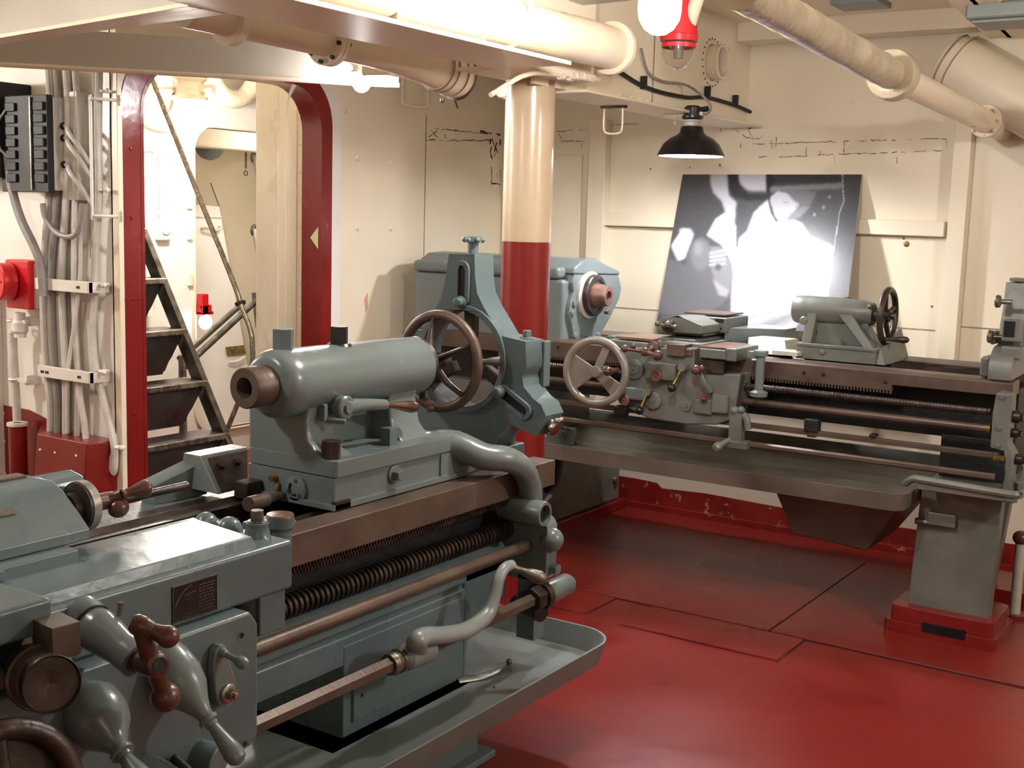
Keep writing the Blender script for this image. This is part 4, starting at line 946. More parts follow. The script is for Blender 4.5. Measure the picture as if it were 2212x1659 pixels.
# feed clutch handle on the apron
XC = -1.575
c = at(482, 1494, X=XC); d_ = at(470, 1405, X=XC)
m = M(); m.prism([(c.y-.026, c.z), (c.y-.018, c.z-.022), (c.y+.0, c.z-.027), (c.y+.022, c.z-.012), (c.y+.024, c.z+.012), (d_.y+.016, d_.z-.01), (d_.y+.012, d_.z+.008), (d_.y-.002, d_.z+.014), (d_.y-.014, d_.z+.004), (d_.y-.02, d_.z-.025)], YZ, -1.583, -1.565)
cl = m.obj('feed_clutch_lever', GREY, sad, bevel=.004)
m = M(); m.lathe((-1.565, c.y, c.z), (1, 0, 0), [(0, .018), (.006, .018), (.008, .014)], 20); m.cyl((-1.559, c.y, c.z), (-1.545, c.y, c.z), .0115, n=6); m.cyl((-1.545, c.y, c.z), (-1.538, c.y, c.z), .006, n=12); m.obj('pivot_nut', STEEL, cl, bevel=.001)
M().lathe(V((-1.566, d_.y, d_.z)), at(514, 1427, X=-1.53)-V((-1.566, d_.y, d_.z)), [(0, .009), (.01, .008), (.012, .006), (.032, .006), (.04, .011), (.05, .012), (.058, .008), (.061, 0)], 16).obj('knob', GREY, cl)
# two big dome levers
for (p0, p1, r_, name_) in (((192, 1524), (318, 1702), .049, 'lower_dome_lever'), ((355, 1428), (520, 1648), .043, 'dome_lever')):
    a = at(*p0, X=-1.585); e = at(*p1, X=-1.425)
    d_ = e-a; h_ = d_.length
    M_ = M().lathe(a, d_, [(-.02, .036), (.0, r_), (.18*h_, r_*1.03), (.32*h_, r_*.86), (.44*h_, r_*.5), (.52*h_, r_*.33), (.56*h_, r_*.31), (.565*h_, r_*.40), (.60*h_, r_*.40), (.605*h_, r_*.27), (.64*h_, r_*.26)], 28)
    o_ = M_.obj('dome_lever', GREY, sad)
    M().lathe(a+d_*.63, d_, [(0, r_*.22), (.08*h_, r_*.26), (.2*h_, r_*.36), (.28*h_, r_*.42), (.34*h_, r_*.36), (.37*h_, r_*.16), (.375*h_, 0)], 20).obj('lever_knob', GREY, o_)
# cross-feed screw housing, dial and ball crank
a, e = at(183, 1338, X=-1.615), at(296, 1427, X=-1.485)
d_ = (e-a).normalized(); h_ = (e-a).length
hs = M().lathe(a-d_*.02, d_, [(0, .03), (.005, .036), (.03, .036), (.034, .033), (.045, .033), (.05, .035), (.065, .0345), (h_-.015, .0275), (h_-.004, .0285), (h_+.02, .0285), (h_+.02, .01)], 28).obj('screw_housing', GREY, sad)
m = M(); m.torus(a+d_*.018, d_, .0345, .0022, 28, 6); m.obj('oil_gap', DARK, hs)
M().cyl(a+d_*(h_*.45)+V((0, .024, .03)), a+d_*(h_*.45)+V((0, .026, .052)), .005, n=8).obj('oil_nipple', STEELD, hs)
he = at(345, 1437, X=-1.425); d_ = (he-e).normalized(); hub = he-d_*.018
m = M(); m.lathe(e+d_*.0, d_, [(-.01, .02), (.010, .02), (.011, .014), (.016, .014), (.018, .0205), ((he-e).length-.012, .022), ((he-e).length-.002, .020), ((he-e).length, .017), ((he-e).length, 0)], 24)
t_, b_ = at(297, 1349, X=hub.x), at(357, 1506, X=hub.x)
hubp = hub
m.tube([t_, hubp*.35+t_*.65, hubp*.8+t_*.2], [.0105, .012, .0155], 16, 4); m.tube([hubp, hubp*.5+b_*.5, b_], [.016, .0135, .015], 16, 4)
bc = m.obj('ball_crank', WOODH, hs)
M().ball(b_, .0235, n=28, m=16).obj('counter_ball', WOODH, bc)
h1 = at(402, 1391, X=hub.x+.05); R_ = .0178
dd_ = (h1-t_).normalized(); hl = (h1-t_).length
M().lathe(t_-dd_*.012, dd_, [(0, 0), (.001, .011), (.008, .0155), (.022, .0165), (.026, .0155), (.034, .0135), (hl*.45, .0115), (hl*.58, .0132)]+[(hl-R_+R_*math.sin(math.radians(a_)), R_*math.cos(math.radians(a_))) for a_ in (-35, -15, 5, 25, 45, 65, 80)]+[(hl, 0)], 28).obj('crank_grip', WOODH, bc)
M().cyl(he+d_*.0, he+d_*.0015, .0125, n=18).obj('hub_screw', DARK, bc)
# square brown tool block and the big feed dial at the left edge
c = at(185, 1338, Z=.885)
q_ = [at(68, 1337, Z=.893), at(112, 1358, Z=.893), at(174, 1342, Z=.893), at(128, 1320, Z=.893)]
M().hexa([p_-V((0, 0, .05)) for p_ in q_]+q_).obj('tool_block', TOOLB, sad, bevel=.0015)
a = at(66, 1450, X=-1.56); e = at(112, 1478, X=-1.45)
d_ = (e-a).normalized(); h_ = (e-a).length; r_ = .042
m = M(); m.lathe(a-d_*.05, d_, [(0, .03), (.03, .038), (.048, r_*1.06), (h_*.75+.02, r_*1.12), (h_*.75+.028, r_*1.06), (h_*.75+.045, r_*.98)], 36); fd = m.obj('feed_dial_barrel', RUST, sad)
m = M(); m.lathe(a-d_*.05, d_, [(h_*.75+.0, r_*1.18), (h_*.75+.022, r_*1.18), (h_*.75+.024, r_*1.12)], 36); m.obj('dial_ring', STEELD, fd)
m = M(); m.lathe(e-d_*.012, d_, [(-.008, r_*.9), (-.006, r_*1.0), (.012, r_*1.0), (.014, r_*.97), (.008, r_*.9), (.008, .004), (.006, 0)], 36); m.obj('dial_face', RUSTD, fd)
m = M(); m.cyl(a+V((.0, -.06, .02)), a+V((.03, -.07, .01)), .012, n=12); m.obj('dial_screw', STEEL, fd)
m = M(); m.tube([a+V((-.06, -.02, .03)), a-d_*.02+V((0, 0, .028))], .03, 16, 0); m.obj('dial_neck', RUST, fd)
# apron handwheel, cut by the corner of the frame
c = at(15, 1735, X=-1.42)
m = M(); m.torus(c, (1, -.15, .25), .098, .016, 40, 12); hw = m.obj('apron_handwheel', RUSTD, sad)
m = M(); m.lathe(c-V((.05, 0, .02)), (1, -.15, .25), [(0, .02), (.05, .03), (.06, .02), (.06, 0)], 18)
d_, u_, w_ = basis((1, -.15, .25))
for k in range(3): a_ = 2*math.pi*k/3+.5; m.cyl(c, c+(u_*math.cos(a_)+w_*math.sin(a_))*.095, .012, .010, n=10)
m.lathe(c-V((.02, 0, 0)), d_, [(0, .095), (.006, .095)], 36)
m.obj('wheel_web', RUSTD, hw)
# lower apron fittings in shadow
m = M(); m.cyl((-1.60, 1.30, .55), (-1.52, 1.31, .53), .035, n=18); m.cyl((-1.60, 1.43, .53), (-1.545, 1.44, .525), .03, n=18); m.each('gear_boss', GREYB, ap, bevel=.004)
m = M(); m.cyl((-1.575, 1.36, .555), (-1.47, 1.37, .50), .009, n=10); m.ball((-1.468, 1.37, .498), .018); m.obj('half_nut_lever', DARK, ap)
# cross slide and compound rest
M_ = M(); M_.box(-2.12, -1.53, .60, 1.095, .865, .918); cs = M_.obj('cross_slide', GREYB, sad, bevel=.008, seg=3)
M().box(-1.9, -1.56, .60, 1.06, .82, .868).obj('slide_gib', DARK, cs)
m = M(); m.box(-2.05, -1.76, .70, 1.315, .862, .905); m.lathe((-1.92, 1.05, .86), (0, 0, 1), [(0, .17), (.05, .17)], 40); sw = m.obj('swivel_base', GREYB, cs, bevel=.004)
m = M(); m.box(-1.762, -1.745, 1.10, 1.16, .885, .905); m.obj('gib_stop', GREYB, sw, bevel=.003)
XCc = -1.87
m = M(); m.prism([(-1.795, .905), (-1.795, .925), (-1.83, .955), (-1.87, .985), (-1.90, .998), (-1.985, .998), (-2.0, .98), (-2.0, .905)], XZ, .65, 1.365); cp = m.obj('compound_slide', GREYB, cs, bevel=.003)
M().box(-1.985, -1.955, .65, 1.35, .995, 1.004).obj('top_strip', RUST, cp, bevel=.002)
m = M(); m.prism([(-1.90, .93), (-1.99, .93), (-1.99, .985), (-1.96, .998), (-1.92, .99)], XZ, 1.36, 1.45); m.obj('slide_end', GREYB, cp, bevel=.006)
M().hexa([(-1.858, 1.14, .975), (-1.845, 1.14, .966), (-1.845, 1.25, .966), (-1.858, 1.25, .975), (-1.857, 1.14, .9775), (-1.843, 1.14, .9675), (-1.843, 1.25, .9675), (-1.857, 1.25, .9775)]).obj('worn_plate', STEELD, cp)
Dc = at(176, 1093, X=XCc)
m = M(); m.lathe((Dc.x, Dc.y-.03, Dc.z), (0, 1, 0), [(0, .015), (.0, .026), (.012, .029), (.016, .042), (.018, .0455), (.036, .0455), (.04, .042), (.042, .015)], 36); dl = m.obj('compound_dial', RUSTD, cp)
M().lathe((Dc.x, Dc.y-.03, Dc.z), (0, 1, 0), [(.023, .046), (.0235, .0475), (.040, .0475), (.041, .046)], 36).obj('dial_ring', SILV, dl)
hb = (Dc.x, Dc.y+.05, Dc.z)
m = M(); m.cyl((Dc.x, Dc.y, Dc.z), hb, .014, n=14); m.lathe(V(hb)-V((0, .02, 0)), (0, 1, 0), [(0, .017), (.04, .016), (.045, .01), (.045, 0)], 16)
g0, g1 = at(262, 1068, X=-1.85), at(322, 1053, X=-1.83)
m.tube([hb, V(hb)*.4+g0*.6, g0], [.013, .010, .011], 10, 4)
bcr = m.obj('compound_crank', WOODH, cp)
grip(M(), g0, g1+(g1-g0)*.1, .0175).obj('crank_grip', WOODH, bcr)
M().ball(at(256, 1098, X=-1.85), .018, (0, 1, .2), 1.15).obj('counter_ball', WOODH, bcr)
r0_, r1_ = at(270, 1078, X=-1.95), at(404, 1048, X=-1.95)
M().cyl(r0_, r1_, .0085, n=12).obj('push_rod', RUSTD, cp)
# taper attachment block on the rear of the bed
ta = M()
f0, f1, f2, f3 = at(472, 1069, X=-2.19), at(535, 1052, X=-2.19), at(535, 965, X=-2.27), at(432, 985, X=-2.27)
ta.hexa([f0, f1, f1+V((-.14, 0, 0)), f0+V((-.14, 0, 0)), f3, f2, f2+V((-.06, 0, 0)), f3+V((-.06, 0, 0))])
tb = ta.obj('taper_block', GREY, NL, bevel=.003)
nf = (f1-f0).cross(f3-f0).normalized()
if nf.x < 0: nf = -nf
mid_ = lambda u, v: (f0*(1-u)+f1*u)*(1-v)+(f3*(1-u)+f2*u)*v
M().hexa([mid_(.12, .04), mid_(.98, .04), mid_(.98, .9), mid_(.12, .9)]+[p_+nf*.003 for p_ in (mid_(.12, .04), mid_(.98, .04), mid_(.98, .9), mid_(.12, .9))]).obj('steel_face', RUSTD, tb)
m = M()
for u in (.33, .72): m.cyl(mid_(u, .66), mid_(u, .66)+nf*.012, .0125, n=6)
m.each('hex_bolt', RUSTD, tb, bevel=.001)
w0, w1 = at(322, 1046, X=-2.32), at(436, 990, X=-2.30)
m = M(); m.hexa([w0-V((.03, 0, .05)), w0+V((.02, 0, -.05)), w1+V((.02, 0, -.09)), w1-V((.03, 0, .09)), w0-V((.03, 0, -.005)), w0+V((.02, 0, .0)), w1+V((.02, 0, .0)), w1-V((.03, 0, -.005))]); m.obj('taper_arm', GREY, NL, bevel=.003)
M().box(-2.36, -2.27, 1.2, 2.2, .62, .785).obj('taper_bracket', GREYB, NL, bevel=.004)

# ---------------- tailstock
AX, AZ = -2.05, 1.091
ts = M()
ts.lathe((AX, 2.06, AZ), (0, 1, 0), [(0, .045), (.0, .062), (.008, .074), (.022, .082), (.04, .085), (.06, .085), (.08, .0825), (.56, .0785), (.572, .0785), (.572, .03)], 48)
ts.prism([(-2.193, .90), (-2.193, 1.02), (-2.17, 1.06), (-2.12, 1.09), (-1.985, 1.07), (-1.992, 1.04), (-2.0, 1.0), (-1.992, .955), (-1.965, .925), (-1.925, .912), (-1.905, .90)], XZ, 2.142, 2.245)
ts.prism([(-2.15, .90), (-2.15, 1.09), (-1.985, 1.07), (-2.0, 1.02), (-1.985, .95), (-1.95, .91), (-1.93, .90)], XZ, 2.455, 2.575)
ts.box(-2.12, -2.06, 2.2, 2.56, .90, 1.06)
ts = ts.obj('tailstock', GREY, NL, bevel=.010, seg=3)
def bolt_pad(m, a_, b_, z_, r_): m.lathe((a_, b_, z_), (0, 0, 1), [(0, r_*1.25), (.004, r_*1.2)], 18)
m = M(); m.prism(rrect(2.14, 2.63, -2.193, -1.898, .012, 3), lambda u, v, w: (v, u, w), .874, .914); m.obj('flange', GREY, ts, bevel=.012, seg=3)
m = M(); m.prism(rrect(2.14, 2.66, -2.193, -1.905, .008, 3), lambda u, v, w: (v, u, w), .806, .872); m.box(-2.20, -1.895, 2.13, 2.67, .796, .81)
m.box(-1.915, -1.90, 2.56, 2.72, .80, .87); tbs = m.obj('base', GREY, ts, bevel=.005)
m = M(); m.box(-1.908, -1.895, 2.135, 2.19, .796, .816); m.obj('way_wiper', RUSTD, tbs)
m = M(); m.lathe((AX, 1.99, AZ), (0, 1, 0), [(.1, .049), (.004, .049), (0, .046), (0, .0255), (.002, .0245), (.1, .018), (.10, .016)], 40, closed=True); m.obj('quill', RUST, ts)
M().lathe((AX, 2.085, AZ), (0, 1, 0), [(0, 0), (0, .03), (.01, .03)], 24).obj('taper_bore', DARK, ts)
m = M(); m.cyl((-2.05, 2.118, 1.172), (-2.05, 2.118, 1.222), .026, n=6); m.obj('hex_nut', GREYB, ts, bevel=.0012, seg=1)
m = M(); m.cyl((-2.05, 2.318, 1.168), (-2.05, 2.318, 1.216), .0235, n=6); m.lathe((-2.05, 2.318, 1.166), (0, 0, 1), [(0, .034), (.008, .028)], 20); m.obj('hex_nut', BLACK, ts, bevel=.0012, seg=1)
for px_, py_, mt_, s_ in ((715, 990, RUSTD, .0245), (840, 960, GREYB, .0225)):
    c = at(px_, py_, Z=.914); m = M(); m.cyl((c.x, c.y, .912), (c.x, c.y, .958), s_, n=6 if mt_ is RUSTD else 4); m.obj('hold_down_nut', mt_, ts, bevel=.0012, seg=1, label='bare brown nut' if mt_ is RUSTD else 'grey painted nut')
# quill clamp lever
c = at(742, 880, X=-1.965)
m = M(); m.cyl((-2.06, c.y, c.z), (-1.965, c.y, c.z), .022, n=20); m.lathe((-1.975, c.y, c.z), (1, 0, 0), [(0, .03), (.02, .03), (.024, .026), (.024, 0)], 24)
e = at(832, 874, X=-1.955)
m.tube([V((-1.965, c.y, c.z)), V((-1.962, (c.y+e.y)/2, c.z-.002)), e], [.022, .017, .014], 12, 4)
cv = m.obj('clamp_lever', GREY, ts)
m = M(); m.cyl((-1.952, c.y, c.z), (-1.944, c.y, c.z), .014, n=6); m.obj('lever_bolt', GREY, cv)
h1 = at(903, 880, X=-1.94); grip(M(), e, h1, .0165).obj('lever_grip', WOODH, cv)
m = M(); m.box(-1.995, -1.975, c.y-.058, c.y-.045, c.z-.03, c.z+.012); m.cyl((-1.985, c.y-.05, c.z-.025), (-1.94, c.y-.02, c.z-.03), .008, n=10); m.obj('stop_lug', GREY, cv, bevel=.003)
# handwheel
WY = 2.745
m = M(); m.torus((AX, WY, AZ), (0, 1, 0), .1325, .0145, 56, 14); hw = m.obj('handwheel', RUST, ts)
for k in range(5):
    a_ = math.radians(98+72*k); e = V((AX+.128*math.cos(a_), WY, AZ+.128*math.sin(a_))); s0 = V((AX+.02*math.cos(a_), WY-.035, AZ+.02*math.sin(a_)))
    M().tube([s0, (s0+e)/2+V((0, -.012, 0)), e], [.016, .012, .010], 10, 4, flat=.7).obj('spoke', RUSTD, hw)
M().lathe((AX, 2.625, AZ), (0, 1, 0), [(0, .076), (.012, .079), (.016, .072), (.03, .03), (.10, .03), (.15, .022), (.155, 0)], 36).obj('wheel_hub', RUSTD, hw)
h0 = at(1026, 769, Y=WY+.0); h0 = V((AX+.13, WY, AZ+.012))
grip(M(), h0, h0+V((.0, .135, -.012)), .0145).obj('wheel_handle', STEEL, hw)
m = M(); m.lathe((AX-.01, WY-.02, AZ-.135), (0, -1, 0), [(0, .009), (.015, .008), (.016, 0)], 10); m.obj('rim_bolt', STEELD, hw)
# rack pinion bracket arching over the front way
XB = -1.79
pts = [V((-2.08, 2.52, .862)), V((-2.0, 2.58, .872)), V((-1.92, 2.635, .884)), at(1045, 986, X=-1.84), at(1095, 992, X=-1.80), at(1128, 1012, X=XB), at(1143, 1045, X=XB), at(1147, 1075, X=XB), at(1150, 1105, X=XB)]
pb_ = M().tube(pts, [.045, .046, .044, .041, .039, .037, .036, .035, .035], 18, 7, flat=.9).obj('pinion_bracket', GREY, ts)
c = at(1178, 1111, X=-1.725)
m = M(); m.lathe((-1.875, c.y, c.z), (1, 0, 0), [(0, .03), (.01, .036), (.145, .036), (.15, .034), (.15, .026), (.05, .026), (.05, .0)], 30); m.obj('shaft_boss', GREY, pb_)
m = M(); m.cyl((-1.74, c.y+.02, c.z+.03), (-1.73, c.y+.035, c.z+.048), .006, n=8); m.obj('set_screw', STEELD, pb_)
m = M(); m.lathe((-1.74, c.y, c.z), (1, 0, 0), [(0, 0), (.0, .0255), (.001, .0255)], 24); m.obj('bore', DARK, pb_)
# fittings on the base
c = at(850, 1024, X=-1.905); m = M(); m.lathe((-1.905, c.y, c.z), (1, 0, 0), [(0, .024), (.006, .024), (.006, .018)], 20); m.cyl((-1.90, c.y, c.z), (-1.878, c.y, c.z), .0155, n=6); m.obj('set_over_bolt', GREY, tbs, bevel=.002)
c = at(641, 1056, Y=2.138); m = M(); m.lathe((c.x, 2.138, c.z), (0, -1, 0), [(0, .034), (.006, .033), (.008, .028)], 28); dk = m.obj('dial_disc', GREY, tbs)
m = M()
for k in range(3): a_ = math.radians(80+120*k); m.lathe((c.x+.022*math.cos(a_), 2.131, c.z+.022*math.sin(a_)), (0, -1, 0), [(0, .0055), (.003, .005), (.003, 0)], 9)
m.each('screw', STEELD, dk)
m = M(); m.tube([(c.x-.012, 2.129, c.z+.014), (c.x-.016, 2.129, c.z), (c.x-.008, 2.129, c.z-.012), (c.x+.004, 2.129, c.z-.012)], .003, 6, 4); m.obj('cam_slot', RUSTD, dk)
p0, p1 = at(612, 1070, Y=2.13), at(536, 1089, Y=1.99)
m = M(); m.cyl(p0, p0*.45+p1*.55, .010, n=14); m.cyl(p0*.5+p1*.5, p1, .0175, n=18); m.obj('draw_pin', RUST, tbs)
c = at(530, 1058, Y=2.1); m = M(); m.box(c.x-.026, c.x+.022, 2.085, 2.14, c.z-.022, c.z+.022); m.obj('square_screw', RUSTD, tbs, bevel=.005)
c = at(594, 1032, Y=2.137); m = M(); m.cyl((c.x, 2.137, c.z), (c.x, 2.122, c.z), .009, n=6); m.cyl((c.x+.012, 2.137, c.z-.012), (c.x+.012, 2.128, c.z-.03), .006, n=8); m.obj('oil_fitting', BRASS, tbs)

# ---------------- steady rest, a loose fixture clamped on the bed
SR = thing('steady_rest', 'tall grey three-armed steady rest standing on the near lathe bed behind the handwheel', 'steady rest', (-2.05, 2.9, .793))
Yf, Yb = 2.85, 2.945
rot = lambda dx, dz, a: (AX+dx*math.cos(a)-dz*math.sin(a), AZ+dx*math.sin(a)+dz*math.cos(a))
out = []
# clockwise from the top left; arms at 90, -30 and 210 degrees
out += [(-2.103, 1.392), (-2.012, 1.395), (-2.008, 1.33), (-2.0, 1.285), (-1.975, 1.245), (-1.935, 1.195), (-1.915, 1.168)]
out += [(-1.83, 1.158), (-1.825, 1.085), (-1.838, 1.06), (-1.832, 1.03), (-1.80, 1.0), (-1.772, .985), (-1.755, .955), (-1.785, .895), (-1.825, .905), (-1.875, .918), (-1.915, .87), (-1.925, .80)]
out += [(-2.20, .80), (-2.195, .88), (-2.235, .915), (-2.29, .905), (-2.335, .955), (-2.30, 1.0), (-2.265, 1.04), (-2.27, 1.155), (-2.19, 1.165), (-2.165, 1.2), (-2.13, 1.26), (-2.115, 1.31)]
inner = circ(AX, AZ, .145, 40)
m = M().prism([out, inner], XZ, Yf, Yb); sr = m.obj('frame', GREYB, SR, bevel=.008, seg=3, sharp=52)
m = M()
m.prism([circ(AX, AZ, .158, 40), circ(AX, AZ, .140, 40)], XZ, Yf-.008, Yf+.02)
m.obj('bore_rim', GREYB, SR, bevel=.003)
for a_, nm_ in ((0, 'top'), (math.radians(-120), 'front'), (math.radians(120), 'rear')):
    def P3(r, s, y): x_, z_ = rot(s, r, a_); return V((x_, y, z_))
    def slotloop(w, r0, r1): return [(-w, r0)]+[(-w, r1)]+[(w*math.cos(math.pi-math.pi*k/8), r1+w*math.sin(math.pi*k/8)) for k in range(1, 8)]+[(w, r1), (w, r0)]+[(w*math.cos(-math.pi*k/8), r0-w*math.sin(math.pi*k/8)) for k in range(1, 8)]
    fn = lambda u, v, w: P3(v, u, w)
    pad = M().prism([slotloop(.026, .175, .258), slotloop(.0125, .18, .255)], fn, Yf-.010, Yf+.004).obj('slot_pad', GREYB, SR, bevel=.004)
    M().prism([slotloop(.0125, .18, .255)], fn, Yf-.0015, Yf-.001).each('slot', BLACK, pad)
    b0 = P3(.165, .0, Yf-.01); m = M(); m.lathe(b0, (0, -1, 0), [(0, .019), (.004, .018), (.006, .014), (.02, .013), (.022, .008), (.022, 0)], 18); m.obj('clamp_screw', GREYB, SR)
    j0, j1 = P3(.20, 0, (Yf+Yb)/2), P3(.06, 0, (Yf+Yb)/2)
    m = M(); m.slab(j0, j1, .035, .03, (0, 1, 0)); m.obj('jaw', RUSTD, SR, bevel=.003)
    s0, s1 = P3(.29, 0, (Yf+Yb)/2), P3(.345, 0, (Yf+Yb)/2); d_ = (s1-s0).normalized()
    m = M(); m.cyl(s0, s1, .016, n=16)
    _, u_, w_ = basis(d_)
    m.lathe(s1-d_*.01, d_, [(0, .014), (.002, .026), (.016, .026), (.018, .014)], 16)
    for q in range(6):
        t = 2*math.pi*q/6; m.ball(s1+d_*-.002+(u_*math.cos(t)+w_*math.sin(t))*.025, .009, d_, .9, 10, 6)
    m.obj('star_knob', GREYB if nm_ != 'front' else STEEL, SR)
m = M(); m.cyl((-1.857, Yf+.048, 1.155), (-1.857, Yf+.048, 1.185), .014, n=6); m.cyl((-1.857, Yf+.048, 1.15), (-1.857, Yf+.048, 1.165), .022, n=18); m.obj('hinge_bolt', GREYB, SR, bevel=.002)
M().box(-1.835, -1.818, Yf+.085, Yb+.025, 1.02, 1.155).obj('hinge_lug', GREYB, SR, bevel=.005)
m = M(); m.box(-2.22, -1.90, Yf-.015, Yb+.03, .797, .845); m.obj('clamp_foot', GREYB, SR, bevel=.006)
m = M(); m.cyl((-2.04, Yf-.05, .84), (-2.04, Yf-.05, .885), .03, n=6); m.box(-2.12, -1.96, Yf-.10, Yf-.01, .797, .845); m.obj('clamp_nut', GREYB, SR, bevel=.003)

# ================================================================ the far lathe (its axis along X)
FL = thing('engine_lathe', 'grey green lathe along the far bulkhead, below the pendant lamp and photograph', 'lathe', (-2.0, 4.9, 0))
def fb(m, x0, y0, x1, y1, Y, Y2):
    """box whose front face (plane Y) spans two corners seen in the photograph, going back to Y2"""
    a, b = at(x0, y0, Y=Y), at(x1, y1, Y=Y); m.box(min(a.x, b.x), max(a.x, b.x), Y, Y2, min(a.z, b.z), max(a.z, b.z)); return m
# cabinet under the headstock
m = M().prism([[(4.50, .05), (5.56, .05), (5.56, .50), (4.50, .50)], [(4.86+.11*math.cos(t), .36+(.10 if math.sin(t) > 0 else .16)*math.sin(t)) for t in [2*math.pi*k/24 for k in range(24)]]], YZ, -2.99, -2.955)
m.box(-3.78, -2.99, 4.50, 5.56, .05, .50)
cab = m.obj('head_cabinet', GREYD, FL, bevel=.01)
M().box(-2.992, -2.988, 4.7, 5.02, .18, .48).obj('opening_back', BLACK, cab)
m = M(); m.box(-2.985, -2.97, 4.78, 4.83, .425, .437); m.box(-2.985, -2.97, 4.90, 4.96, .418, .43); m.each('terminal', REDA, cab)
M().box(-3.80, -2.93, 4.47, 5.60, 0, .05).obj('cabinet_base', REDP, cab, bevel=.006)
c = V((0, 5.50, .16)); M().lathe((-2.955, c.y, c.z), (1, 0, 0), [(0, .018), (.015, .016), (.018, 0)], 12).obj('plug', BRASS, cab)
# tail leg
m = M()
m.hexa([(-1.165, 4.53, .10), (-.875, 4.53, .10), (-.875, 4.60, .10), (-1.165, 4.60, .10), (-1.145, 4.53, .575), (-.86, 4.53, .575), (-.86, 4.60, .575), (-1.145, 4.60, .575)])
m.hexa([(-1.165, 4.60, .10), (-1.02, 4.60, .10), (-1.02, 5.16, .10), (-1.165, 5.16, .10), (-1.145, 4.60, .575), (-1.0, 4.60, .575), (-1.0, 5.16, .575), (-1.145, 5.16, .575)])
m.hexa([(-1.165, 5.16, .06), (-.985, 5.16, .06), (-.985, 5.22, .06), (-1.165, 5.22, .06), (-1.145, 5.16, .575), (-.93, 5.16, .575), (-.93, 5.22, .575), (-1.145, 5.22, .575)])
leg = m.obj('tail_leg', GREYD, FL, bevel=.006)
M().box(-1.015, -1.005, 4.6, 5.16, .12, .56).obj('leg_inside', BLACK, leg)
m = M(); m.prism([rrect(-1.235, -.83, 4.465, 4.78, .03, 5)], XY, .0, .05); m.prism([rrect(-1.215, -.845, 4.475, 4.76, .03, 5)], XY, .05, .105)
foot = m.each('foot', REDP, leg, bevel=.005)
M().box(-1.09, -.935, 4.4635, 4.472, .028, .062).obj('foot_slot', BLACK, foot)
M().prism([rrect(-1.2, -.80, 5.10, 5.40, .03, 5)], XY, 0, .06).each('foot', REDP, leg, bevel=.005)
m = M(); fb(m, 2003, 1105, 2062, 1143, 4.505, 4.53); ca_ = m.obj('terminal_cover', GREYD, leg, bevel=.006)
m = M(); c = at(1998, 1128, Y=4.52); m.cyl(c-V((.035, 0, 0)), c+V((.01, 0, 0)), .012, n=10); m.obj('conduit_elbow', STEELD, ca_)
# chip tray and its sump
loop = [(-2.96, 4.33)] + [(-1.24, 4.33)] + [] 
loop = [(-2.96, 4.33)] + arc(-1.215, 4.395, .065, -90, 0, 6) + arc(-1.17, 5.22, .02, 0, 90, 3) + [(-2.96, 5.24)]
tr2 = pan(M(), loop, .556, .50, .49, .018, .008).obj('chip_tray', TRAYG, FL, bevel=.003)
M().box(-2.95, -2.70, 4.36, 4.66, .50, .575).obj('tray_step', GREYD, tr2, bevel=.005)
m = M(); m.hexa([(-1.66, 4.62, .27), (-1.36, 4.62, .25), (-1.36, 5.0, .25), (-1.66, 5.0, .27), (-1.75, 4.56, .495), (-1.20, 4.56, .495), (-1.20, 5.1, .495), (-1.75, 5.1, .495)]); m.obj('sump', TRAYG, tr2, bevel=.012)
m = M().box(-1.10, -.80, 4.42, 5.05, .566, .582)
m.tube([(-1.18, 4.43, .58), (-1.15, 4.42, .603), (-1.10, 4.415, .605), (-.83, 4.415, .597), (-.79, 4.43, .597), (-.78, 4.47, .60), (-.78, 5.05, .60)], .014, 8, 5)
m.box(-1.13, -.79, 4.412, 4.424, .570, .602)
tt = m.obj('tail_ledge', GREYD, FL, bevel=.003)
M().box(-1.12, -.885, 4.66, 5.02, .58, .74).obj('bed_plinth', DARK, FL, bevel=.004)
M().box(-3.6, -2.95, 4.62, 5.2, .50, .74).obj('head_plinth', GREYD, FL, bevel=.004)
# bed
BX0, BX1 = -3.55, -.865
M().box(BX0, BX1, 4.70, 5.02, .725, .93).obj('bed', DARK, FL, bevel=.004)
m = M(); m.prism([(4.575, .917), (4.575, .963), (4.59, .970), (4.69, .970), (4.69, .917)], YZ, BX0, BX1); m.obj('front_way', RUST, FL, bevel=.002)
m = M(); m.prism([(4.96, .92), (4.96, .972), (5.03, .985), (5.10, .972), (5.10, .92)], YZ, BX0, BX1-.01); m.each('rear_way', RUST, FL, bevel=.002)
m = M(); m.prism([(4.78, .92), (4.78, .955), (4.80, .975), (4.82, .955), (4.82, .92)], YZ, BX0, BX1-.05); m.prism([(4.90, .92), (4.90, .955), (4.915, .97), (4.93, .955), (4.93, .92)], YZ, BX0, BX1-.05); m.each('inner_way', RUSTD, FL)
rx1 = at(1926, 830, Y=4.57).x
m = M(); m.box(BX0, rx1, 4.572, 4.60, .896, .919)
x_ = -3.0
while x_ < rx1-.006: m.box(x_, x_+.006, 4.572, 4.59, .884, .897); x_ += .0125
rk = m.obj('rack', RUST, FL)
m = M()
for px_, py_ in ((1736, 805), (1778, 809), (1912, 825), (1205, 750)): c = at(px_, py_, Y=4.57); m.lathe(c, (0, -1, 0), [(0, .007), (.0015, .006), (.0015, 0)], 8)
m.each('rack_screw', DARK, rk)
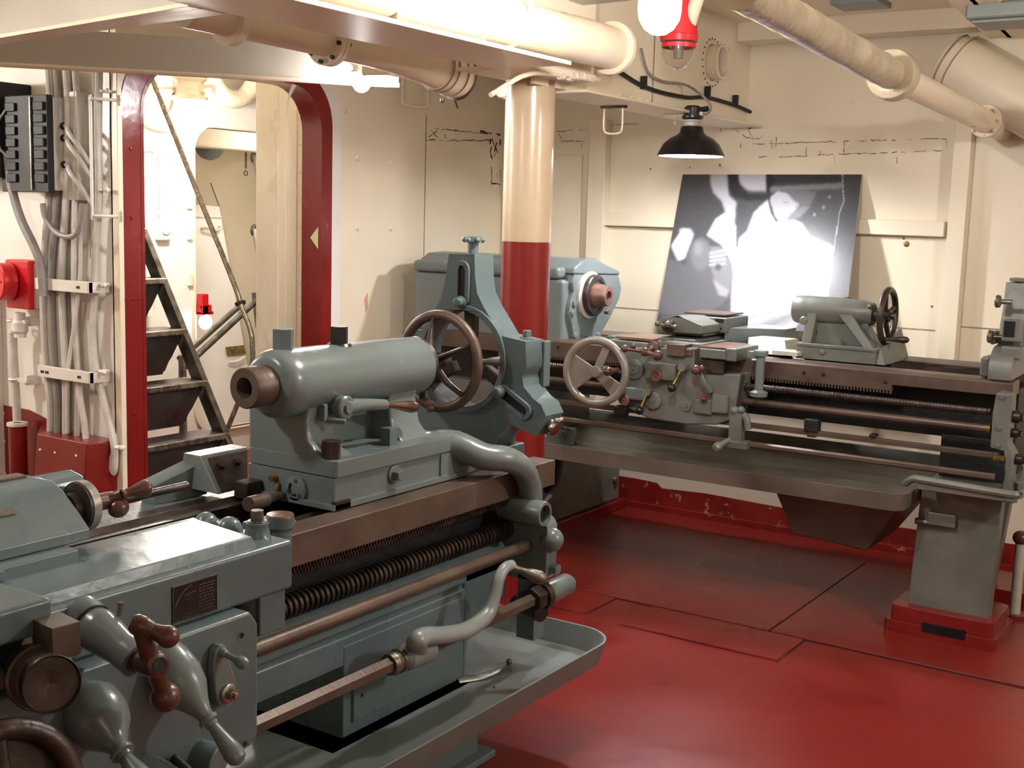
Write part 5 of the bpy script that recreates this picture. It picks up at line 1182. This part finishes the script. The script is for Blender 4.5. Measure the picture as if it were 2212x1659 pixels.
# shafts
prof = []; t = 0
while t < 1.98: prof += [(t, .0115), (t+.003, .0135), (t+.006, .0135), (t+.009, .0115)]; t += .012
M().lathe((-2.90, 4.535, .8605), (1, 0, 0), prof, 12).obj('lead_screw', RUSTD, FL, sharp=25)
M().cyl((-2.95, 4.535, .7995), (-.92, 4.535, .7995), .0145, n=14).obj('feed_rod', RUST, FL)
M().cyl((-.94, 4.535, .7995), (-.92, 4.535, .7995), .018, n=14).obj('feed_collar', BRASS, FL)
m = M(); m.box(-2.95, -.88, 4.488, 4.512, .702, .722); m.obj('control_bar', RUST, FL, bevel=.002)
m = M(); fb(m, 2146, 984, 2168, 996, 4.486, 4.514); m.obj('bar_end', BRASS, FL)
M().cyl((-2.95, 4.44, .648), (-.875, 4.44, .645), .012, n=6).obj('reverse_rod', RUST, FL)
m = M()
for x0, y0, x1, y1 in ((1737, 905, 1765, 935), (1742, 940, 1760, 946), (1877, 938, 1890, 946), (1405, 912, 1425, 921)): fb(m, x0, y0, x1, y1, 4.476, 4.52)
m.each('stop_dog', DARK, FL, bevel=.003)
m = M()
pts_ = [at(*p, Y=4.50) for p in ((2152, 848), (2186, 852), (2184, 890), (2178, 962), (2190, 985), (2184, 1030), (2188, 1060), (2178, 1086), (2158, 1084), (2160, 1060), (2170, 1030), (2168, 975), (2138, 967), (2144, 890))]
m.prism([[(p.x, p.z) for p in pts_]], XZ, 4.50, 4.585)
eb = m.obj('end_bracket', GREYD, FL, bevel=.006)
m = M()
for px_, py_ in ((2166, 858), (2158, 925), (2156, 962)): c = at(px_, py_, Y=4.5); m.lathe(c, (0, -1, 0), [(0, .009), (.006, .008), (.008, 0)], 10)
m.each('cap_screw', GREYD, eb)
m = M()
for px_, py_, r_ in ((2192, 900, .022), (2188, 935, .017), (2196, 992, .02), (2180, 1050, .018)):
    c = at(px_, py_, Y=4.54); m.cyl(c-V((.02, 0, 0)), c+V((.02, 0, 0)), r_, n=14); m.cyl(c+V((.02, 0, 0)), c+V((.03, 0, 0)), r_*.7, n=6)
m.each('shaft_nut', RUSTD, eb)
# headstock: outline of its end face read in the plane X = -2.75
XH = -2.76
def endp(pts): return [(at(a, b, X=XH).y, at(a, b, X=XH).z) for a, b in pts]
low_ = endp([(1241, 592), (1336, 594), (1342, 622), (1338, 645), (1316, 690), (1301, 716), (1297, 732), (1278, 733), (1262, 735), (1241, 735), (1236, 700), (1230, 672), (1232, 655), (1240, 630), (1237, 610)])
hd = M().prism([low_], YZ, -3.62, XH).obj('headstock', GREY, FL, bevel=.008, seg=3)
y0_, y1_ = low_[0][0], low_[1][0]
top_ = endp([(1237, 592), (1240, 578), (1256, 562), (1285, 558), (1310, 572), (1337, 586), (1337, 594)])
M().prism([top_], YZ, -3.63, XH+.006).obj('gear_cover', GREY, hd, bevel=.01, seg=3)
ym = min(p[0] for p in low_)
m = M(); m.box(-3.62, XH-.02, ym-.03, ym+.25, at(1200, 740, Y=ym).z, 1.235); m.obj('front_panel', GREY, hd, bevel=.02, seg=3)
m = M(); m.box(-3.62, XH-.04, ym-.04, ym+.25, 1.235, 1.29); m.obj('cover_front', GREY, hd, bevel=.02, seg=3)
m = M()
for px_, py_ in ((1240, 655), (1236, 675), (1243, 726), (1292, 724)): c = at(px_, py_, X=XH); m.lathe((XH-.01, c.y, c.z), (1, 0, 0), [(0, .016), (.018, .015), (.02, .007), (.02, 0)], 14)
m.each('lug', GREY, hd)
sy, sz = 4.82, at(1300, 639, Y=4.82).z
xr = at(1290, 639, Y=4.82).x; xn = at(1318, 639, Y=4.82).x
m = M(); m.lathe((XH, sy, sz), (1, 0, 0), [(0, .108), (.012, .108), (.016, .098), (.02, .096)], 40); m.obj('spindle_seal', PALE, hd)
sp = M().lathe((XH+.01, sy, sz), (1, 0, 0), [(.0, .05), (.0, .094), (xr-XH-.015, .094), (xr-XH-.01, .09), (xr-XH-.01, .072), (.03, .07), (.03, .05)], 40, closed=True).obj('spindle_nut', RUSTD, hd)
m = M(); m.lathe((XH+.02, sy, sz), (1, 0, 0), [(0, .06), (xn-XH-.03, .046), (xn-XH-.025, .043), (xn-XH-.025, .024), (.03, .022), (.03, 0)], 32); m.obj('spindle_nose', RUSTL, sp)
M().cyl((XH+.10, sy-.02, sz-.066), (XH+.122, sy-.02, sz-.066), .014, n=12).obj('drive_key', STEEL, sp)
# ---------------- carriage of the far lathe
YA = 4.47
m = M()
pts_ = [at(*p, Y=YA) for p in ((1345, 752), (1500, 752), (1500, 806), (1560, 808), (1600, 808), (1585, 905), (1548, 918), (1480, 917), (1400, 905), (1352, 880), (1345, 840))]
m.prism([[(p.x, p.z) for p in pts_]], XZ, YA, 4.60)
apr = m.obj('apron', GREYD, FL, bevel=.008, seg=3)
m = M(); fb(m, 1308, 733, 1415, 757, 4.50, 4.75); fb(m, 1511, 752, 1566, 778, 4.46, 4.75); fb(m, 1420, 735, 1515, 782, 4.52, 5.12); fb(m, 1566, 752, 1590, 782, 4.47, 4.7); fb(m, 1310, 725, 1430, 745, 4.85, 5.12)
sdl = m.obj('saddle', GREYD, apr, bevel=.005)
m = M()
for (x0, y0, x1, y1, Ya, Yb) in ((1330, 731, 1412, 733, 4.52, 4.73), (1512, 750, 1566, 752, 4.47, 4.72)):
    fb(m, x0, y0, x1, y1, Ya, Yb)
m.each('saddle_top', RUSTL, apr)
M().box(at(1511, 790, Y=4.465).x, at(1563, 790, Y=4.465).x, 4.462, 4.48, at(1540, 806, Y=4.465).z, at(1540, 780, Y=4.465).z).obj('slot_cover', RUSTD, apr)
def disc(name, px_, py_, r_, mt_, d=.02, Y=YA, par=None, rim=True):
    c = at(px_, py_, Y=Y); m = M(); m.lathe(c, (0, -1, 0), [(-.005, r_), (d-.003, r_), (d, r_*.85)]+([(d, r_*.3), (d+.006, r_*.25), (d+.006, 0)] if rim else [(d, 0)]), 24)
    return m.obj(name, mt_, par or apr)
disc('gear_cover_disc', 1372, 797, .042, GREYD, .012); disc('inner_cover_disc', 1371, 796, .024, GREYD, .02)
m = M(); fb(m, 1395, 780, 1458, 825, 4.435, YA); m.obj('feed_box', GREYD, apr, bevel=.008)
disc('brown_knob', 1418, 811, .0255, RUSTL, .012, 4.435)
m = M(); fb(m, 1334, 833, 1392, 868, 4.42, YA); m.obj('selector_box', GREY, apr, bevel=.01, label='shinier grey box low on the apron')
disc('brown_knob', 1348, 863, .0245, RUSTL, .008, 4.42)
disc('cover_disc', 1414, 864, .036, GREYD, .02)
disc('small_cover_disc', 1482, 878, .022, GREYD, .006)
m = M(); fb(m, 1498, 860, 1536, 898, 4.455, YA); fb(m, 1537, 850, 1570, 896, 4.45, YA); m.obj('clutch_box', GREYD, apr, bevel=.008)
M().ball(at(1520, 862, Y=4.44), .013, (0, 1, 0)).obj('red_knob', REDP, apr)
for (p0, p1, nm_) in (((1474, 794), (1451, 838), 'upper'), ((1399, 846), (1381, 887), 'lower')):
    a, b = at(*p0, Y=4.435), at(*p1, Y=4.39); o_ = M().cyl(a, b, .0055, n=10).obj('selector_lever', BRASS, apr); M().ball(b, .0175).obj('lever_ball', BLACK, o_)
    M().cyl(a+V((0, .03, 0)), a-V((0, .01, 0)), .017, n=14).obj('lever_boss', GREYD, o_)
m = M(); fb(m, 1325, 876, 1350, 900, 4.42, 4.46); m.obj('oil_box', BLACK, apr, bevel=.006)
a, b = at(1530, 845, Y=4.455), at(1512, 802, Y=4.43)
lvr = M().tube([a, (a+b)/2+V((0, -.01, 0)), b], [.024, .02, .010], 12, 4, flat=.6).obj('clutch_lever', GREYD, apr)
m = M(); m.ball(at(1503, 799, Y=4.40), .0205); m.ball(at(1516, 796, Y=4.41), .014); m.obj('lever_balls', WOODH, lvr)
# big apron handwheel
hc = at(1287, 803, Y=4.36); wd = V((.12, -1, 0)).normalized()
R_ = .145
m = M(); m.torus(hc, wd, R_-.014, .0165, 48, 12); fw_ = m.obj('apron_handwheel', SILV, apr)
_, u_, w_ = basis(wd)
m = M()
web = [(120, 210), (0, 90)]
for k, (a0_, a1_) in enumerate(((148, 222), (60, 74), (-52, -22))):
    loopw = [(.02*math.cos(math.radians((a0_+a1_)/2-60)), .02*math.sin(math.radians((a0_+a1_)/2-60)))]+[((R_-.014)*math.cos(math.radians(a0_+(a1_-a0_)*i/8)), (R_-.014)*math.sin(math.radians(a0_+(a1_-a0_)*i/8))) for i in range(9)]+[(.02*math.cos(math.radians((a0_+a1_)/2+60)), .02*math.sin(math.radians((a0_+a1_)/2+60)))]
    m.prism([loopw], lambda u, v, w: hc+V((1, .12, 0)).normalized()*u+V((0, 0, 1))*v-wd*w, .0, .012)
m.obj('wheel_spokes', SILV, fw_, bevel=.003)
M().lathe(hc-wd*.05, wd, [(0, .02), (.04, .024), (.055, .026), (.062, .02), (.062, 0)], 24).obj('wheel_hub', SILV, fw_)
m = M().cyl(hc-wd*.05, hc-wd*.13, .016, n=14).obj('wheel_shaft', GREYD, fw_)
h0, h1 = at(1334, 799, Y=4.35), at(1306, 803, Y=4.24)
grip(M(), h0, h1, .019).obj('wheel_handle', WOODH, fw_)
# cross slide, compound and ball cranks
m = M(); fb(m, 1421, 728, 1500, 748, 4.56, 5.10); fb(m, 1420, 745, 1498, 758, 4.50, 4.9)
csl = m.obj('cross_slide', GREYD, apr, bevel=.005)
m = M(); fb(m, 1432, 706, 1520, 728, 4.66, 5.0); m.obj('swivel', GREYD, csl, bevel=.006)
m = M()
pA = [at(*p, Y=4.60) for p in ((1421, 697), (1428, 686), (1450, 684), (1480, 686), (1500, 696), (1518, 704), (1518, 722), (1424, 716))]
m.prism([[(p.x, p.z) for p in pA]], XZ, 4.60, 5.0); cpd = m.obj('compound_slide', GREYD, csl, bevel=.006, seg=3)
m = M(); fb(m, 1470, 680, 1568, 720, 4.78, 5.02); m.obj('compound_base', GREYD, csl, bevel=.006)
m = M(); fb(m, 1478, 677, 1566, 680, 4.80, 5.0); m.obj('compound_top', RUST, csl)
m = M(); fb(m, 1545, 688, 1562, 697, 4.775, 4.79); fb(m, 1530, 706, 1558, 712, 4.775, 4.79); m.each('tee_slot', BLACK, csl)
m = M(); a, b = at(1575, 713, Y=4.85), at(1655, 714, Y=5.1); m.hexa([(a.x, 4.80, .985), (a.x+.2, 4.98, .985), (a.x+.2, 5.12, .985), (a.x, 5.12, .985), (a.x, 4.80, a.z+.015), (a.x+.2, 4.98, a.z+.01), (a.x+.2, 5.12, a.z+.01), (a.x, 5.12, a.z+.015)]); m.obj('slide_guard', GREY, csl, bevel=.005)
c = at(1446, 704, Y=4.585)
m = M(); m.lathe(c+V((0, .03, 0)), (0, -1, 0), [(0, .022), (.03, .026), (.05, .026), (.055, .012), (.08, .01), (.08, 0)], 20); cdl = m.obj('compound_dial', RUSTD, cpd)
m = M(); m.ball(at(1420, 700, Y=4.51), .011); m.ball(at(1442, 700, Y=4.49), .014); m.ball(at(1458, 706, Y=4.50), .010); m.cyl(at(1420, 700, Y=4.51), at(1458, 706, Y=4.50), .006, n=8); m.obj('compound_crank', STEELD, cdl)
c = at(1413, 752, Y=4.47)
m = M(); m.lathe(c+V((0, .06, 0)), (0, -1, 0), [(0, .02), (.03, .03), (.055, .032), (.06, .027), (.075, .027), (.078, .012), (.10, .01), (.10, 0)], 24); fdl = m.obj('cross_feed_dial', RUST, csl)
b0, b1, b2 = at(1349, 753, Y=4.36), at(1393, 760, Y=4.35), at(1420, 768, Y=4.34)
m = M(); m.ball(b0, .0165); m.ball(b1, .0185); m.ball(b2, .0215); m.cyl(b0, b1, .007, n=10); m.cyl(b1, b2, .009, n=10); m.cyl(b1, c, .009, n=10); m.ball(at(1368, 748, Y=4.36), .011)
m.obj('ball_crank', WOODH, fdl)
m = M(); fb(m, 1440, 742, 1478, 772, 4.45, 4.55); fb(m, 1463, 752, 1494, 770, 4.46, 4.55); m.obj('tool_clamp', RUST, csl, bevel=.004)
# thread dial post, centre pad, control lever on the rods
m = M(); c0, c1 = at(1638, 764, Y=4.46), at(1639, 848, Y=4.46)
m.lathe(c1-V((0, 0, .02)), (0, 0, 1), [(0, .022), (.006, .034), (.022, .036), (.028, .022), (.03, .017), (c0.z-c1.z+.01, .0175), (c0.z-c1.z+.012, .027), (c0.z-c1.z+.028, .030), (c0.z-c1.z+.034, .027), (c0.z-c1.z+.034, 0)], 26); m.box(c0.x-.045, c0.x-.0, 4.46, 4.52, c0.z-.02, c0.z+.005)
m.obj('thread_dial', GREY, apr)
m = M(); m.hexa([(at(1614, 750, Y=4.74).x, 4.74, .972), (at(1700, 762, Y=4.74).x, 4.74, .972), (at(1706, 762, Y=4.74).x, 4.98, .972), (at(1625, 750, Y=4.74).x, 4.98, .972), (at(1616, 730, Y=4.80).x, 4.80, at(1650, 731, Y=4.80).z), (at(1695, 735, Y=4.80).x, 4.80, at(1650, 731, Y=4.80).z), (at(1700, 735, Y=4.80).x, 4.92, at(1650, 731, Y=4.80).z), (at(1622, 730, Y=4.80).x, 4.92, at(1650, 731, Y=4.80).z)])
m.obj('centre_rest_base', PALE, FL, bevel=.004)
m = M(); fb(m, 1668, 757, 1722, 770, 4.66, 4.76); m.obj('way_strip', PALE, FL)
m = M(); fb(m, 1575, 888, 1598, 960, 4.41, 4.46); fb(m, 1566, 950, 1612, 974, 4.40, 4.46)
cl_ = m.obj('control_lever', GREYD, FL, bevel=.006)
m = M(); m.tube([at(1600, 889, Y=4.43), at(1612, 905, Y=4.43), at(1616, 928, Y=4.43)], .014, 10, 4); m.ball(at(1587, 887, Y=4.42), .018); m.ball(at(1601, 886, Y=4.42), .016); m.obj('lever_yoke', GREY, cl_)
a, b = at(1575, 950, Y=4.41), at(1543, 969, Y=4.34)
m = M(); m.lathe(a, b-a, [(0, .010), ((b-a).length*.5, .011), ((b-a).length*.75, .019), ((b-a).length*.95, .016), ((b-a).length, 0)], 16); m.obj('lever_handle', SILV, cl_)
# tailstock of the far lathe
ty = 4.82
tl0, tl1 = at(1722, 672, Y=ty), at(1888, 690, Y=ty); tzc = sz
m = M(); m.lathe((tl0.x-.01, ty, tzc), (1, 0, 0), [(0, .045), (0, .05), (.01, .056), (.05, .058), (.22, .056), (.30, .05), (tl1.x-tl0.x+.01, .044), (tl1.x-tl0.x+.01, .02)], 32)
ft0 = at(1725, 772, Y=4.72); fx0 = ft0.x
m.prism([(fx0, 1.03), (fx0+.035, 1.05), (fx0+.045, 1.07), (fx0+.035, 1.13), (fx0+.0, 1.15), (fx0+.0, 1.165), (fx0+.24, 1.165), (fx0+.25, 1.12), (fx0+.285, 1.05), (fx0+.31, 1.03)], XZ, 4.79, 4.84)
for x0_, x1_, x2_, x3_ in ((.0, .04, .01, .05), (.255, .30, .13, .19)):
    m.hexa([(fx0+x0_, 4.735, 1.03), (fx0+x1_, 4.735, 1.03), (fx0+x1_, 4.90, 1.03), (fx0+x0_, 4.90, 1.03), (fx0+x2_, 4.765, 1.16), (fx0+x3_, 4.765, 1.16), (fx0+x3_, 4.87, 1.16), (fx0+x2_, 4.87, 1.16)])
ft = m.obj('tailstock', GREYD, FL, bevel=.006, seg=3)
m = M(); m.box(fx0-.008, fx0+.315, 4.71, 4.94, .972, 1.022); m.prism([rrect(fx0-.012, fx0+.318, 4.705, 4.95, .015, 3)], XY, 1.022, 1.034); m.hexa([(fx0+.315, 4.72, .972), (fx0+.35, 4.72, .972), (fx0+.35, 5.05, .972), (fx0+.315, 5.05, .972), (fx0+.315, 4.74, 1.03), (fx0+.325, 4.74, 1.03), (fx0+.325, 5.0, 1.10), (fx0+.315, 5.0, 1.10)])
fb_ = m.obj('base', GREYD, ft, bevel=.004)
c = at(1777, 760, Y=4.71); M().lathe(c, (0, -1, 0), [(0, .012), (.008, .011), (.01, .006), (.01, 0)], 12).obj('set_over_screw', GREYD, fb_)
c = at(1737, 692, Y=4.76); M().lathe(c+V((0, .02, 0)), (0, -1, 0), [(0, .019), (.025, .018), (.03, .012), (.03, 0)], 16).obj('plug', GREYD, ft)
c = at(1813, 730, Y=4.74); m = M(); m.cyl((c.x, 4.75, 1.034), (c.x, 4.75, 1.06), .012, n=6); m.obj('hold_down_nut', GREYD, ft)
m = M(); a = at(1832, 650, Y=4.86); m.cyl((a.x-.02, 4.86, tzc+.05), a, .008, n=8); m.ball(a, .016); m.obj('clamp_handle', RUSTD, ft)
M().ball((at(1881, 666, Y=ty-.03).x, ty-.035, tzc+.03), .011).obj('oiler', STEELD, ft)
wx = at(1917, 690, Y=ty).x
m = M(); m.torus((wx, ty, tzc-.005), (1, 0, 0), .104, .013, 44, 12); tw_ = m.obj('handwheel', RUSTD, ft)
m = M()
for k in range(4):
    a_ = math.radians(20+90*k); m.cyl((wx-.012, ty, tzc-.005), (wx, ty+.1*math.cos(a_), tzc-.005+.1*math.sin(a_)), .012, .008, n=10)
m.obj('wheel_spokes', RUSTD, tw_)
M().lathe((tl1.x-.01, ty, tzc-.003), (1, 0, 0), [(0, .042), (.012, .042), (.016, .028), (wx-tl1.x+.02, .026), (wx-tl1.x+.025, .014), (wx-tl1.x+.04, .012), (wx-tl1.x+.04, 0)], 24).obj('wheel_hub', RUSTD, tw_)
h0 = V((wx+.005, ty-.05, tzc-.092)); grip(M(), h0, h0+V((.10, 0, .004)), .014).obj('wheel_handle', RUSTD, tw_)
# steady rest at the tail end, half out of the frame
S2 = thing('steady_rest', 'grey steady rest at the right edge on the far lathe tail end', 'steady rest', (-.9, 4.8, .97))
XS = -.905
def sp_(pts, X): return [(at(a, b, X=X).y, at(a, b, X=X).z) for a, b in pts]
m = M()
a0 = at(2140, 800, Y=4.62); 
m.prism([[(4.58, .972), (4.58, 1.03), (4.60, 1.06), (4.64, 1.085), (4.70, 1.09), (4.72, 1.17), (4.742, 1.22), (4.752, 1.27), (4.76, 1.315), (4.86, 1.315), (4.88, 1.27), (4.94, 1.19), (5.06, 1.1), (5.08, .985)], circ(4.87, sz, .085, 24)], YZ, -.955, -.875)
s2 = m.obj('frame', GREYD, S2, bevel=.008, seg=3)
m = M(); m.box(-.99, -.955, 4.60, 4.70, .975, 1.05); m.box(-.975, -.955, 4.655, 4.735, 1.09, 1.14); m.obj('foot_block', GREYD, S2, bevel=.01)
m = M(); fb(m, 2170, 693, 2190, 728, 4.615, 4.63); m.each('slot', BLACK, S2)
m = M(); fb(m, 2166, 690, 2200, 740, 4.62, 4.68); fb(m, 2162, 748, 2204, 778, 4.60, 4.68); m.obj('hinge_block', GREYD, S2, bevel=.006)
for px_, py_ in ((2172, 652), (2155, 728)):
    c = at(px_, py_, Y=4.66); m = M(); m.lathe(c+V((.022, 0, 0)), (-1, 0, 0), [(0, .009), (.035, .009), (.04, .022), (.052, .024), (.056, .02), (.058, 0)], 18); m.obj('thumb_screw', STEELD, S2)
c = at(2208, 605, Y=4.80); m = M(); m.cyl((c.x-.01, 4.80, 1.30), (c.x-.01, 4.80, c.z-.005), .012, n=12); m.lathe((c.x-.01, 4.80, c.z-.008), (0, 0, 1), [(0, .02), (.003, .034), (.014, .034), (.016, .02), (.016, 0)], 8); m.obj('star_knob', GREYD, S2)
m = M(); m.ring((-.875, 4.87, sz), (1, 0, 0), .115, .085, .012, 32); m.obj('bore_rim', PALE, S2)
# floor-level knob at the right edge
c = at(2206, 1162, Y=4.95); x = thing('foot_valve', 'dark brown knob on a short pale post at the right edge', 'valve', (c.x, c.y, 0))
M().cyl((c.x, c.y, 0), (c.x, c.y, c.z), .02, n=14).obj('post', PALE, x); M().ball(c, .032, stretch=.9).obj('knob', WOODH, x); M().cyl((c.x, c.y, 0), (c.x, c.y, .02), .05, n=20).obj('flange', REDP, x)

# ================================================================ the leaning photograph
z1 = at(1475, 377, Y=5.63).z
pTL, pTR = at(1475, 377, Y=5.63), at(1862, 377, Y=5.63)
YBt = 5.36
pBL, pBR = at(1419, 700, Y=YBt), at(1824, 714, Y=YBt)
zb = (pBL.z+pBR.z)/2
pBL.z = pBR.z = zb
PH = thing('leaning_photograph', 'large glossy black and white photograph of a worker leaning on the far bulkhead', 'photograph', (pBL+pBR)/2)
n_ = (pTR-pTL).cross(pBL-pTL).normalized()
if n_.y > 0: n_ = -n_
M().hexa([p-n_*.006 for p in (pBL, pBR, pTR, pTL)]+[p for p in (pBL, pBR, pTR, pTL)]).obj('board', PALE, PH)
# the print itself, drawn as grey tones on a fine grid (crop of the photograph used as drawing space: 1280..1980 x 360..760, 2212 wide)
NX, NY = 230, 190
U, Vv = np.meshgrid((np.arange(NX)+.5)/NX, (np.arange(NY)+.5)/NY)
# drawing space: bilinear over the four corners of the print in crop pixels
qx = lambda p: ((p[0]-1280)*3.16, (p[1]-360)*3.16)
cTL, cTR, cBR, cBL = qx((1475, 377)), qx((1862, 377)), qx((1824, 714)), qx((1419, 700))
DX = (cTL[0]*(1-U)+cTR[0]*U)*(1-Vv)+(cBL[0]*(1-U)+cBR[0]*U)*Vv
DY = (cTL[1]*(1-U)+cTR[1]*U)*(1-Vv)+(cBL[1]*(1-U)+cBR[1]*U)*Vv
img = np.full(DX.shape, .055)
def inside(poly):
    r = np.zeros(DX.shape, bool); n = len(poly)
    for i in range(n):
        x1, y1 = poly[i]; x2, y2 = poly[(i+1) % n]
        if y1 == y2: continue
        c_ = ((y1 > DY) != (y2 > DY)) & (DX < (x2-x1)*(DY-y1)/(y2-y1)+x1); r ^= c_
    return r
def blur(a, k):
    for _ in range(k):
        p = np.pad(a, 1, mode='edge'); a = (p[:-2, 1:-1]+p[2:, 1:-1]+p[1:-1, :-2]+p[1:-1, 2:]+4*p[1:-1, 1:-1])/8
    return a
def paint(poly, g, soft=1, al=1.0):
    global img
    w_ = blur(inside(poly).astype(float), soft*3+1)*al; img = img*(1-w_)+g*w_
def ell(cx_, cy_, rx, ry, g, soft=1, al=1.0, a=0):
    paint([(cx_+rx*math.cos(t)*math.cos(a)-ry*math.sin(t)*math.sin(a), cy_+rx*math.cos(t)*math.sin(a)+ry*math.sin(t)*math.cos(a)) for t in [2*math.pi*k/28 for k in range(28)]], g, soft, al)
paint([(1220, 60), (1850, 60), (1850, 110), (1230, 150)], .03, 3); paint([(1230, 140), (1720, 110), (1720, 150), (1230, 175)], .16, 2)
paint([(820, 40), (940, 40), (950, 200), (1005, 250), (990, 420), (960, 520), (930, 320), (900, 240), (840, 180), (820, 110)], .42, 2)
paint([(940, 40), (1210, 40), (1215, 170), (1080, 165), (1020, 110), (1010, 40)], .40, 3); paint([(945, 40), (1015, 40), (1030, 130), (1090, 190), (1220, 190), (1220, 230), (1080, 240), (980, 210), (950, 150)], .02, 2)
paint([(930, 320), (860, 370), (800, 480), (900, 540), (960, 660), (1000, 700), (1000, 420)], .62, 2)
paint([(1240, 215), (1130, 320), (1085, 450), (1030, 500), (1020, 560), (975, 600), (975, 1000), (900, 1080), (1400, 1100), (1450, 1000), (1640, 900), (1650, 540), (1500, 480), (1450, 390), (1340, 340)], .62, 2)
paint([(1240, 215), (1290, 170), (1360, 180), (1440, 250), (1400, 330), (1340, 390), (1280, 370), (1250, 300)], .40, 1)
paint([(1290, 165), (1360, 160), (1550, 170), (1510, 260), (1450, 270), (1395, 235), (1350, 180)], .12, 2)
ell(1345, 247, 20, 8, .25, 1); ell(1420, 275, 16, 7, .25, 1); paint([(1385, 260), (1400, 265), (1390, 320), (1375, 320)], .45, 1); paint([(1330, 355), (1370, 352), (1365, 362), (1335, 364)], .3, 1)
paint([(1450, 270), (1510, 270), (1440, 350), (1345, 385), (1370, 330)], .18, 2)
paint([(1210, 40), (1245, 40), (1275, 100), (1240, 140), (1240, 240), (1270, 340), (1300, 385), (1275, 385), (1240, 320), (1215, 200)], .015, 1)
paint([(1150, 290), (1210, 250), (1205, 258), (1158, 320), (1148, 380)], .3, 1, .6)
paint([(1450, 600), (1640, 590), (1610, 830), (1500, 880), (1420, 860)], .20, 2); ell(1490, 780, 26, 70, .6, 2); ell(1560, 690, 14, 40, .45, 2); ell(1620, 650, 14, 20, .6, 1)
paint([(540, 560), (620, 440), (700, 470), (640, 640), (590, 660)], .62, 3); ell(640, 450, 50, 14, .4, 2)
paint([(430, 1040), (470, 860), (520, 650), (640, 690), (660, 600), (700, 520), (760, 490), (810, 530), (830, 600), (900, 560), (960, 640), (985, 760), (960, 900), (900, 960), (800, 1010), (640, 1030)], .09, 2)
ell(750, 620, 70, 110, .14, 5); ell(735, 575, 30, 50, .2, 4)
paint([(820, 560), (900, 560), (960, 650), (980, 760), (965, 860), (880, 890), (830, 700)], .17, 2)
for k in range(4): paint([(815, 600+k*26), (930, 575+k*30), (935, 590+k*30), (815, 616+k*26)], .36, 1)
paint([(840, 780), (960, 860), (940, 900), (890, 890)], .28, 2); ell(880, 700, 24, 24, .06, 2)
for k, (y0, y1, g_) in enumerate(((720, 640, .2), (770, 690, .3), (880, 800, .4), (960, 860, .3))):
    paint([(980, y0), (1400, y1), (1400, y1+22), (980, y0+26)], g_, 3)
for k in range(6): paint([(930+70*k, 1080), (1150+70*k, 960), (1170+70*k, 975), (975+70*k, 1090)], .3 if k % 2 else .66, 2)
paint([(1130, 1100), (1420, 960), (1430, 1010), (1250, 1100)], .2, 3)
paint([(1715, 40), (1850, 40), (1740, 980), (1600, 960), (1650, 560), (1690, 320), (1720, 250)], .045, 2)
line = [(1712, 40), (1716, 180), (1722, 230), (1690, 320), (1670, 460), (1640, 640), (1608, 900)]
for a, b in zip(line, line[1:]): paint([a, (a[0]+7, a[1]), (b[0]+7, b[1]), b], .3, 0)
for (a_, b_) in ((1632, 207), (1535, 330), (1595, 280)): ell(a_, b_, 6, 10, .4, 1)
img = img+np.random.default_rng(2).normal(0, .006, img.shape)
img = np.clip(img, .01, 1)
vv = []; 
for j in range(NY+1):
    for i in range(NX+1):
        u, v = i/NX, j/NY; vv.append((pTL*(1-u)+pTR*u)*(1-v)+(pBL*(1-u)+pBR*u)*v+n_*.0012)
me_ = M(); me_.v = vv; me_.f = [(j*(NX+1)+i, j*(NX+1)+i+1, (j+1)*(NX+1)+i+1, (j+1)*(NX+1)+i) for j in range(NY) for i in range(NX)]
pm = bpy.data.materials.new('glossy print'); pm.use_nodes = True; nt = pm.node_tree; b_ = nt.nodes['Principled BSDF']
at_ = nt.nodes.new('ShaderNodeAttribute'); at_.attribute_name = 'tone'; nt.links.new(at_.outputs['Color'], b_.inputs['Base Color'])
b_.inputs['Roughness'].default_value = .34
mesh = bpy.data.meshes.new('print'); mesh.from_pydata([p-ORG[PH.name] for p in me_.v], [], me_.f)
ca = mesh.color_attributes.new('tone', 'FLOAT_COLOR', 'CORNER')
g_ = np.repeat(img.reshape(-1), 4); ca.data.foreach_set('color', np.stack([g_*.97, g_*.96, g_*1.05, np.ones_like(g_)], 1).astype(np.float32).ravel())
mesh.materials.append(pm); po = bpy.data.objects.new('print', mesh); C.objects.link(po); po.parent = PH
# two small angle feet on the bulkhead hold the photograph up
for xx, lab in ((pBL.x+.15, 'small cream angle bracket under the left end of the leaning photograph'), (pBR.x-.15, 'small cream angle bracket under the right end of the leaning photograph')):
    x = thing('angle_bracket', lab, 'bracket', (xx, 5.5, zb-.01), 'angle brackets under the photograph')
    M().box(xx-.015, xx+.015, YBt-.02, YB, zb-.012, zb-.003).obj('shelf', CREAM, x)
    M().hexa([(xx-.003, YB-.02, zb-.15), (xx+.003, YB-.02, zb-.15), (xx+.003, YB, zb-.15), (xx-.003, YB, zb-.15), (xx-.003, YBt, zb-.012), (xx+.003, YBt, zb-.012), (xx+.003, YB, zb-.012), (xx-.003, YB, zb-.012)]).obj('gusset', CREAM, x)
